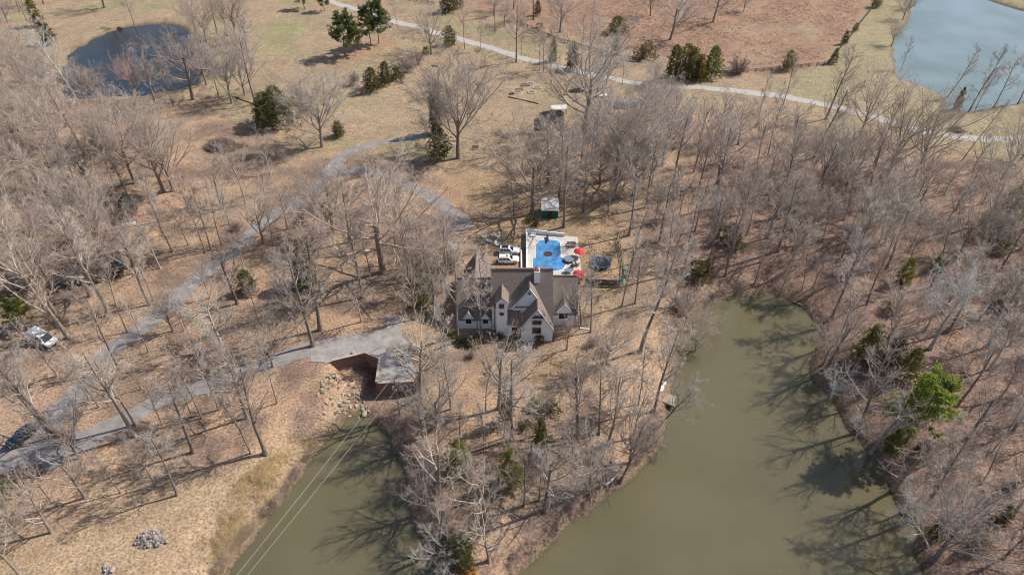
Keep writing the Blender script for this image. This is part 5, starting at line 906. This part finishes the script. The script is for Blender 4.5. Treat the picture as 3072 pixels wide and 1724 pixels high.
T('F', 'woodgreen', [(x, y, h, 'cedar', dict(tint=t, wide=w, label=l)) for x, y, h, t, w, l in (
    (2460, 190, 9, (1.4, 1.5, .9, 1), 1.2, 'bright cedar high at the right edge of the wood'), (2545, 130, 10, (1.5, 1.5, .8, 1), 1.1, 'yellowish cedar touching the right edge of the photo'), (2300, 340, 7, (1.2, 1.4, .9, 1), 1.1, 'green cedar left of the bright edge cedar'), (2390, 440, 6, (1.1, 1.3, .9, 1), 1.2, 'low green cedar below the bright edge cedar'),
    (1650, 700, 7, (1.5, 1.45, .8, 1), 1.0, 'olive cedar in the heart of the right wood'), (1900, 600, 5, (1.2, 1.5, .8, 1), .9, 'small bright cedar in the right wood'), (1590, 900, 5, (1.3, 1.4, .8, 1), 1.0, 'small cedar between the two pale sycamores'), (2440, 860, 7, (1.3, 1.3, .8, 1), 1.1, 'cedar beside the white limbed sycamore'))])
T('F', 'white', [(1870, 1185, 20, 'pale', dict(label='large white limbed sycamore in the right wood', wide=1.15)), (1520, 400, 17, 'pale', dict(label='pale grey sycamore in the middle of the right wood'))])
T('I', 'white2', [(1300, 432, 7, 'pale', dict(label='bushy pale tree on the right shore of the lake')), (1665, 965, 8, 'pale', dict(label='thin white tree at the right shore')), (1850, 1235, 9, 'pale', dict(lean=(-.45, 0), label='white tree leaning out over the right shore')), (2060, 1085, 9, 'pale', dict(lean=(-.3, 0), label='white barked tree on the slope of the right bank')), (2075, 165, 15, 'lean', dict(lean=(.15, 0), label='dark leaning trunk above the bright pine')), (1110, 120, 8, 'pale', dict(label='small white tree at the bend of the right shore'))])
T('F', 'above the head of the lake', [(250, 130, 20, 'tall'), (700, 200, 20, 'tall'), (1340, 140, 18, 'tall'), (1440, 120, 15, 'slim'), (640, 350, 15, 'tall'), (370, 470, 17, 'tall'), (200, 520, 16, 'slim'), (320, 640, 15, 'slim'), (730, 780, 9, 'lean'), (985, 722, 9, 'lean'), (900, 742, 9, 'slim'), (540, 700, 11, 'slim'), (1200, 500, 13, 'slim'), (90, 300, 14, 'slim'), (480, 330, 14, 'slim'), (900, 400, 13, 'vase')])
T('F', 'on the right bank of the lake', [(1120, 960, 17, 'tall'), (1090, 1330, 15, 'sparse')])
T('I', 'on the right bank of the lake', [(1330, 340, 16, 'sparse'), (1430, 520, 16, 'sparse'), (1600, 800, 15, 'sparse'), (1800, 980, 17, 'tall'), (1900, 1330, 16, 'vase')])
T('F', 'headgreen', [(120, 640, 6, 'bush', dict(tint=(1.1, 1.1, .8, 1), label='olive bush left of the lake head', wide=.9)), (350, 400, 7, 'bush', dict(tint=(.9, .9, .8, 1), label='grey green bush among the trunks above the lake'))])
T('F', 'shoreside', [(60, 1050, 9, 'vase', dict(tint=(1.2, 1.15, 1.05, 1), label='pale fan shaped tree overhanging the lake left shore')), (20, 900, 7, 'thicket', dict(label='bare shrub at the left of the lake head')), (90, 1220, 8, 'vase', dict(tint=(1.15, 1.1, 1.05, 1), label='lower pale tree overhanging the lake left shore')), (1060, 1300, 9, 'vase', dict(tint=(1.2, 1.15, 1.1, 1), label='pale branching tree at the lake right shore'))])
# shrubs about the house
T('E', 'foundation', [(905, 1140, 2.6, 'bush', dict(label='olive shrub at the left end of the house front')), (1000, 1160, 2.4, 'bush', dict(label='olive shrub before the left wing')), (820, 1110, 2.6, 'bush', dict(tint=(1.3, 1.3, .7, 1), label='yellow green shrub left of the house front')), (1500, 1135, 2.6, 'bush', dict(tint=(1.0, 1.25, .7, 1), label='green shrub under the front gable windows')), (1180, 1110, 2.2, 'bush', dict(tint=(.7, .75, .7, 1), label='dark shrub beside the house entry')), (1620, 1090, 2.5, 'thicket', dict(label='bare shrub at the corner of the front gable')), (1700, 1060, 2.6, 'thicket', dict(label='bare shrub before the right wing')), (1900, 1160, 2.8, 'thicket', dict(tint=(.7, .7, .65, 1), label='dark bare shrub right of the house lawn')), (1960, 1230, 2.2, 'bush', dict(tint=(.7, .65, .6, 1), label='dark bush on the slope right of the lawn')), (980, 1245, 2.0, 'thicket', dict(tint=(.8, .65, .6, 1), label='reddish bare shrub on the front lawn')), (820, 570, 5, 'bush', dict(tint=(1.1, 1.1, .8, 1), label='green bush behind the left wing')), (640, 690, 6, 'bush', dict(tint=(1.25, 1.15, .75, 1), label='olive bush left of the left wing')), (620, 880, 5, 'bush', dict(tint=(1.25, 1.15, .7, 1), label='yellowish bush left of the garage')), (1420, 225, 2.2, 'bush', dict(label='olive shrub before the garden hut', tint=(1.1, 1.0, .8, 1))), (1470, 255, 2.0, 'bush', dict(label='low olive shrub by the pool fence')), (590, 400, 1.2, 'bush', dict(tint=(.5, .5, .45, 1), label='small dark shrub left of the lawn chairs')), (1160, 545, 1.2, 'thicket', dict(label='small bare shrub behind the white car'))])
# scattered woodland
def scatter(poly, n, gap, seed, kinds, hs, cluster, avoid=()):
    r = np.random.default_rng(seed); mn, mx = poly.min(0), poly.max(0); got = 0; tries = 0
    occ = [(t[1], t[2]) for t in TREES if t[0] not in ('bush', 'thicket')]
    while got < n and tries < 6000:
        tries += 1; p = r.uniform(mn, mx)
        if sdist(poly, p[:1], p[1:])[0] < 0 or sdist(LAKE, p[:1], p[1:])[0] > -.8 or any(sdist(k, p[:1], p[1:])[0] > 0 for k in KEEP): continue
        if occ and min((a - p[0]) ** 2 + (b - p[1]) ** 2 for a, b in occ) < gap * gap: continue
        occ.append((p[0], p[1])); kd = kinds[int(r.integers(len(kinds)))]; h = r.uniform(*hs) * (.55 if kd in ('cedar',) else 1); c = r.uniform(.85, 1.2); put(kd, p[0], p[1], hz(*p), h, cluster, (c * r.uniform(.97, 1.05), c, c * r.uniform(.93, 1.0), 1) if kd != 'cedar' else (r.uniform(.8, 1.3), r.uniform(.85, 1.2), .85, 1)); got += 1
RW = atp('N', [(1960, 420), (2260, 470), (2700, 520), (2760, 900), (2760, 1500), (2420, 1500), (2330, 1320), (2240, 1200), (2160, 1080), (2110, 900), (2080, 790), (1960, 690), (1840, 690), (1760, 600), (1720, 470)])
KEEP = [atp('I', [(1900, 250), (2575, 150), (2700, 1446), (1950, 1446), (1800, 1000)]), atp('I', [(1560, -160), (2080, -120), (2100, 700), (1900, 900), (1700, 800), (1520, 420)]), atp('F', [(1200, 1120), (1750, 1200), (1700, 1480), (1250, 1400)]), atp('D', [(0, 980), (500, 980), (560, 1300), (0, 1250)])]
scatter(RW, 48, 5.0, 31, ['vase', 'vase', 'tall', 'tall', 'slim', 'lean', 'vase', 'cedar'], (11, 18), '@bare grey tree standing in the dense wood right of the lake@dense wood right of the lake')
LW = atp('N', [(-60, 240), (150, 260), (330, 420), (430, 480), (420, 600), (300, 720), (180, 820), (-60, 880)])
scatter(LW, 12, 5.5, 32, ['vase', 'vase', 'tall', 'tall', 'slim'], (12, 18), '@bare grey tree standing in the dense wood at the left edge@dense wood at the left edge')
# ---------------------------------------------------------------- set them out
ORD = ['', 'first', 'second', 'third', 'fourth', 'fifth', 'sixth', 'seventh', 'eighth', 'ninth', 'tenth', 'eleventh', 'twelfth', 'thirteenth', 'fourteenth', 'fifteenth', 'sixteenth', 'seventeenth', 'eighteenth', 'nineteenth', 'twentieth'] + ['twenty-' + s for s in ('first', 'second', 'third', 'fourth', 'fifth', 'sixth', 'seventh', 'eighth', 'ninth')] + ['thirtieth', 'thirty-first', 'thirty-second']
byc = {}
for t in TREES: byc.setdefault((t[5], NAMES[t[0]]), []).append(t)
ADJ = {'bare_tree': 'bare trees', 'sycamore_tree': 'pale barked trees', 'cedar_tree': 'cedars', 'pine_tree': 'pines', 'evergreen_bush': 'bushes', 'bare_shrub': 'bare shrubs'}
CATS = {'bare_tree': 'tree', 'sycamore_tree': 'tree', 'cedar_tree': 'cedar', 'pine_tree': 'pine', 'evergreen_bush': 'bush', 'bare_shrub': 'shrub'}
for (cl, nm), lst in byc.items():
    un = sorted([t for t in lst if not t[10]], key=lambda t: t[8])
    for t in lst:
        kind, X, Y, Z, h, _, tint, lean, px, wide, label = t; grp = None
        if not label:
            if cl.startswith('@'):
                _, label, grp = cl.split('@'); grp = 'trees of the ' + grp
                if nm == 'cedar_tree': label = 'small green cedar growing in the ' + cl.split('@')[2]
            else:
                k = un.index(t) + 1; label = ('the ' + ADJ[nm][:-1] if len(un) == 1 else ORD[k] + ' from the left of the ' + ADJ[nm]) + ' ' + cl; grp = ADJ[nm] + ' ' + cl
        o = thing(nm, label, CATS[nm], (X, Y, Z), tr_.uniform(0, 6.28), grp); hs = h / PH_.get(kind, H0) * (1.0 if kind in PH_ else (1.26 if (kind == 'slim' or 'wooded point' in cl) else 1.2))
        o.scale = (hs * wide * tr_.uniform(.92, 1.08), hs * wide * tr_.uniform(.92, 1.08), hs)
        m = Matrix.Rotation(lean[0] + tr_.gauss(0, .025), 3, 'Y') @ Matrix.Rotation(-lean[1] + tr_.gauss(0, .025), 3, 'X') @ Matrix.Rotation(o.rotation_euler[2], 3, 'Z'); o.rotation_euler = m.to_euler()
        a, b_ = PARTS.get(kind, ('trunk', 'crown')); pr = PROTO[kind][tr_.randrange(len(PROTO[kind]))]; c = tint or (lambda q, w: (q * w, q, q * (2 - w) * .99, 1))(tr_.uniform(.78, 1.22), tr_.uniform(.96, 1.06))
        for pn, me in ((a, pr[0]), (b_, pr[1])): ob = link(pn, me, o); ob.color = c if (pn in ('crown', 'foliage', 'twigs') or kind in ('pale', 'sparse', 'round', 'great', 'tall', 'oak', 'vase', 'slim', 'lean')) else (1, 1, 1, 1)
# ---------------------------------------------------------------- what nobody could count: brush, grass, leaves
def in_poly(poly, n, seed, keep=None):
    r = np.random.default_rng(seed); mn, mx = poly.min(0), poly.max(0); out = np.zeros((0, 2))
    while len(out) < n:
        p = r.uniform(mn, mx, (n * 2, 2)); m = (sdist(poly, p[:, 0], p[:, 1]) > 0) & (sdist(LAKE, p[:, 0], p[:, 1]) < -.4)
        if keep is not None: m &= keep(p)
        out = np.vstack([out, p[m]])
    return out[:n]
def brush(name, label, P, hs, tw, mt, seed, w=.018, spread=.5, cat='undergrowth'):
    r = np.random.default_rng(seed); Z = terrain(P[:, 0], P[:, 1]); H = r.uniform(hs[0], hs[1], len(P)) * (.5 + .8 * fbm(P[:, 0], P[:, 1], 8, 2)); n = len(P) * tw; b = np.repeat(np.stack([P[:, 0], P[:, 1], Z], 1), tw, 0); Hh = np.repeat(H, tw)
    t = r.random(n) ** 1.3 * .6; d = r.normal(0, spread, (n, 3)); d[:, 2] = 1; q = r.normal(0, .22, (n, 3)); q[:, 2] = 0
    p = b + q * Hh[:, None] + d * (t * Hh)[:, None] * .9; V, T_ = spikes(p, d + r.normal(0, .35, (n, 3)), Hh * r.uniform(.35, .75, n), np.full(n, w)); o = link(name, npmesh(name, V, None, T_, mat=mt)); return tag(o, label, cat, kind='stuff')
def woodland(name, label, P, hs, seed):
    """the trees past the ones set out singly: one mass of trunks and twigs"""
    r = np.random.default_rng(seed); pr = [bare_tree('wood', 400 + i, None, None, .026, True) for i in range(4)]; Vs, Qs, Ts, n = [], [], [], 0
    for k, (x, y) in enumerate(P):
        v0, q0, v1, q1, t1 = pr[k % 4]; s = r.uniform(*hs) / H0; a = r.uniform(0, 6.28); R = np.array(((cos(a), -sin(a), 0), (sin(a), cos(a), 0), (0, 0, 1.))) * s; o = np.array((x, y, hz(x, y)))
        Vs += [v0 @ R.T + o, v1 @ R.T + o]; Qs += [q0 + n, q1 + n + len(v0)]; Ts.append(t1 + n + len(v0)); n += len(v0) + len(v1)
    return tag(link(name, npmesh(name, np.vstack(Vs), np.vstack(Qs), np.vstack(Ts), mat=M['twig'])), label, 'woods', kind='stuff')
def spaced(poly, n, gap, seed):
    r = np.random.default_rng(seed); occ = [(t[1], t[2]) for t in TREES if t[0] not in ('bush', 'thicket')]; out = []; mn, mx = poly.min(0), poly.max(0); c = r.uniform(mn, mx, (2500, 2)); x, y = c[:, 0], c[:, 1]
    m = (sdist(poly, x, y) > 0) & (sdist(LAKE, x, y) < -1.0) & (pdist(DRIVE, x, y) > 5)
    for k in KEEP: m &= sdist(k, x, y) < 0
    for p in c[m]:
        if len(out) >= n: break
        if min((a - p[0]) ** 2 + (b - p[1]) ** 2 for a, b in occ) < gap * gap: continue
        occ.append((p[0], p[1])); out.append((p[0], p[1]))
    return out
WP = spaced(RW, 48, 4.6, 61) + spaced(atp('N', [(-60, 60), (100, 140), (200, 280), (400, 330), (480, 420), (430, 560), (330, 700), (180, 830), (-60, 900)]), 12, 6, 62)
WP += spaced(atp('A', [(1380, 760), (1500, 560), (1560, 300), (1850, 240), (1980, 700), (1750, 800)]), 9, 4, 63) + spaced(atp('N', [(430, 540), (700, 420), (760, 480), (520, 700), (330, 800), (200, 900), (120, 1000), (60, 900)]), 7, 6, 64)
WP += spaced(atp('N', [(600, 640), (720, 560), (900, 560), (1000, 640), (960, 820), (700, 860), (480, 880), (250, 1000), (330, 900)]), 7, 6, 65) + spaced(atp('N', [(1350, 430), (1500, 380), (1750, 420), (1750, 640), (1640, 800), (1580, 560), (1420, 520)]), 14, 6, 66) + spaced(atp('N', [(1500, 330), (1800, 330), (2000, 360), (2500, 420), (2500, 460), (1900, 420), (1560, 400)]), 12, 5, 67)
WP += spaced(atp('H', [(700, 300), (1000, 350), (1500, 400), (2300, 250), (2200, 600), (1700, 950), (1000, 1300), (650, 700)], -1), 10, 4.5, 68) + spaced(atp('E', [(420, 250), (800, 350), (820, 560), (800, 1000), (450, 950), (380, 500)]), 9, 4, 69)
woodland('woods', 'mass of bare grey trees thickening the woods round the lake and drives', WP, (11, 18), 1)
road_pts = [DRIVE, DRIVE2, LANE]
def off_road(p): return np.min([pdist(L, p[:, 0], p[:, 1]) for L in road_pts], 0) > 3.2
def off_house(p): return ~((np.abs(p[:, 0] - 2) < 15) & (np.abs(p[:, 1] - 107) < 12)) & off_road(p)
brush('undergrowth', 'brown leafless undergrowth beneath the right hand wood', in_poly(atp('N', [(1740, 420), (1960, 400), (2260, 440), (2700, 500), (2760, 900), (2760, 1500), (2340, 1500), (2300, 1320), (2180, 1100), (2090, 900), (2070, 790), (1950, 710), (1800, 720), (1740, 640)]), 1400, 41), (.8, 2.6), 50, M['brush'], 1)
brush('undergrowth', 'grey leafless undergrowth in the wood at the left', in_poly(atp('N', [(-60, 260), (250, 280), (480, 420), (420, 620), (300, 800), (-60, 1000)]), 420, 42, off_road), (.6, 2.0), 50, M['brush'], 2)
brush('undergrowth', 'tangled brush left of the house', in_poly(atp('E', [(380, 120), (720, 180), (840, 330), (860, 560), (860, 1000), (620, 1040), (480, 900), (330, 450)]), 230, 43, off_house), (.8, 2.4), 50, mat('tan_brush', (.40, .32, .24), .95, .3, .2, 0, .1), 3)
brush('undergrowth', 'scrubby brush along the shore of the wooded point', in_poly(atp('H', [(240, 240), (330, 330), (480, 640), (540, 900), (700, 1446), (1000, 1446), (800, 1000), (700, 600), (480, 250)], -2.4), 330, 44), (.5, 1.8), 55, M['brush'], 4)
brush('undergrowth', 'pinkish brush along the lake side of the point', in_poly(atp('H', [(1300, 1446), (1560, 1220), (1850, 980), (2130, 740), (2330, 540), (2440, 200), (2350, 200), (2200, 540), (2000, 740), (1700, 960), (1200, 1380)], -2.8), 240, 45), (.4, 1.3), 45, M['brush'], 5)
brush('undergrowth', 'leafless scrub behind the barn and along the lane', np.vstack([in_poly(atp('N', [(1500, 260), (1620, 200), (1900, 240), (1960, 420), (1740, 470), (1560, 400), (1450, 380)]), 240, 46, off_road), in_poly(atp('N', [(1000, 60), (1120, 90), (1400, 160), (1560, 190), (1560, 215), (1350, 180), (1150, 120), (1000, 100)]), 120, 47, lambda p: pdist(LANE, p[:, 0], p[:, 1]) > 2.3), in_poly(atp('N', [(480, 200), (660, 230), (680, 290), (560, 300), (440, 280), (350, 250)]), 130, 48)]), (.5, 2.2), 50, M['brush'], 6)
# brush heaps on the field
X, Y, Z = gp('A', 1680, 1110); r = np.random.default_rng(9); bp_ = thing('brush_heap', 'large heap of cut grey brush on the upper lawn', 'brush heap', (X, Y, Z)); n = 2600
a = r.uniform(0, 6.28, n); q = np.sqrt(r.random(n)); p = np.stack([q * np.cos(a) * 5.0, q * np.sin(a) * 3.6, (1 - q ** 2) * 3.2 * r.random(n)], 1); d = r.normal(size=(n, 3)); d[:, 2] *= .35; V, T_ = spikes(p, d, r.uniform(.8, 2.4, n), r.uniform(.02, .05, n)); tw_ = link('branches', npmesh('branches', V, None, T_, mat=M['twig']), bp_); tw_.color = (.75, .7, .7, 1); tw_['kind'] = 'stuff'
n = 120; a = r.uniform(0, 6.28, n); q = np.sqrt(r.random(n)); p = np.stack([5.6 + q * np.cos(a) * 1.8, .8 + q * np.sin(a) * 2.0, .1 + .7 * r.random(n)], 1); d = r.normal(size=(n, 3)); d[:, 2] *= .3; V, T_ = spikes(p, d, r.uniform(1, 2.8, n), r.uniform(.03, .07, n)); tw_ = link('cut_branches', npmesh('cut_branches', V, None, T_, mat=M['wood']), bp_); tw_['kind'] = 'stuff'
X, Y, Z = gp('C', 2060, 985); b2 = thing('brush_heap', 'small dark brush heap beside the pond lane', 'brush heap', (X, Y, Z)); n = 700; a = r.uniform(0, 6.28, n); q = np.sqrt(r.random(n)); p = np.stack([q * np.cos(a) * 2.2, q * np.sin(a) * 1.6, (1 - q ** 2) * 1.5 * r.random(n)], 1); d = r.normal(size=(n, 3)); d[:, 2] *= .35; V, T_ = spikes(p, d, r.uniform(.8, 2.0, n), r.uniform(.03, .05, n)); tw_ = link('branches', npmesh('branches', V, None, T_, mat=M['twig']), b2); tw_.color = (.5, .47, .46, 1); tw_['kind'] = 'stuff'
# dry grasses
def blades(name, label, P, hs, per, mt, seed, w=.05, lean=.5):
    r = np.random.default_rng(seed); n = len(P) * per; b = np.repeat(np.stack([P[:, 0], P[:, 1], terrain(P[:, 0], P[:, 1])], 1), per, 0); b[:, :2] += r.normal(0, .22, (n, 2)); d = r.normal(0, lean, (n, 3)); d[:, 2] = 1; V, T_ = spikes(b, d, r.uniform(hs[0], hs[1], n), np.full(n, w)); return tag(link(name, npmesh(name, V, None, T_, mat=mt)), label, 'grass', kind='stuff')
bank = atp('G', [(1560, 1446), (1500, 1200), (1640, 960), (1850, 760), (2050, 600), (2300, 420), (2430, 430), (2385, 520), (2260, 730), (2100, 950), (1880, 1200), (1780, 1300), (1690, 1446), (1650, 1600), (1450, 1600)], -2.2)
blades('dry_grass', 'tall straw coloured grass along the left bank of the lake', in_poly(bank, 1900, 51, lambda p: np.random.default_rng(1).random(len(p)) < sstep(.3, .75, fbm(p[:, 0], p[:, 1], 5, 3))), (.3, 1.1), 7, M['tuft'], 1, .022, .7)
brush('bank_scrub', 'pale brown scrub lining the left bank of the lake', in_poly(atp('G', [(1690, 1446), (1780, 1300), (1880, 1200), (2100, 950), (2260, 730), (2385, 520), (2500, 385), (2420, 400), (2200, 720), (2030, 930), (1800, 1180), (1600, 1446)], -3.0), 260, 52), (.5, 1.3), 50, mat('pale_scrub', (.36, .27, .21), .95, .35, .2, 0, .1), 7)
sed = atp('N', [(1290, -60), (2190, -60), (2150, 60), (2075, 150), (1990, 180), (1880, 175), (1700, 145), (1480, 100), (1300, 50)])
blades('broom_sedge', 'reddish brown broom sedge filling the top field', in_poly(sed, 5200, 53, lambda p: np.random.default_rng(2).random(len(p)) < sstep(.2, .7, fbm(p[:, 0], p[:, 1], 9, 3))), (.3, .9), 6, M['sedge'], 2, .045, .5)
wall_plant = atp('V', [(752, 420), (800, 420), (806, 640), (756, 640)]); 
rb = thing('rock_border', 'red brown rocks bordering the bed beside the pool fence', 'rock border', (*atp('V', [(778, 540)])[0], 0)); rkm = [rock_mesh('rock', 300 + i, M['brick']) for i in range(3)]
for i in range(26):
    t = i / 25; x, y = at('V', 778 + 10 * math.sin(i * 2.3), 330 + 330 * t, 0); k = link('rock', rkm[i % 3], rb); k.location = (x - rb.location.x, y - rb.location.y, .12); k.scale = (.5, .55, .4); k.rotation_euler = (0, 0, i)
X, Y, Z = gp('H', 960, 1430); blades('orange_foliage', 'clump of orange dead leaves at the tip of the wooded point', np.stack([X + np.random.default_rng(4).normal(0, .5, 30), Y + np.random.default_rng(5).normal(0, .4, 30)], 1), (.4, 1.2), 10, M['leafy'], 3, .09, .7)
# fallen trunks and poles lying about
def fallen(zone_, p, q, w, mt, label):
    a = gp(zone_, *p); c = gp(zone_, *q); b = MB(); v = Vector(c) - Vector(a); o = link('fallen_log'); o.location = a; n = 5
    for i in range(n): b.bar(tuple(v * (i / n) + Vector((0, 0, w / 2 + .04 * math.sin(i * 2)))), tuple(v * ((i + 1) / n) + Vector((0, 0, w / 2 + .04 * math.sin((i + 1) * 2)))), w * (1 - .1 * i), w * (1 - .1 * i))
    bpy.data.objects.remove(o); o = b.build('fallen_log', mt); o.location = a; tag(o, label, 'log')
fallen('H', (1995, 775), (2085, 690), .3, M['trim'], 'bare white log lying at the water of the wooded point'); fallen('E', (1800, 1032), (1870, 1040), .22, M['trim'], 'white birch log on the leaves right of the house')
fallen('F', (900, 855), (830, 825), .3, M['log'], 'pale log at the head of the lake'); fallen('A', (1770, 735), (1915, 790), .35, M['greywood'], 'dark log lying under the pond side trees'); fallen('D', (830, 290), (1290, 215), .25, M['log'], 'long pale log lying before the orange cabin')
print('TREES', len(TREES), 'bare', sum(1 for t in TREES if NAMES[t[0]] in ('bare_tree', 'sycamore_tree')))
print('TRIS', sum(len(m.loops) - 2 * len(m.polygons) for m in bpy.data.meshes))
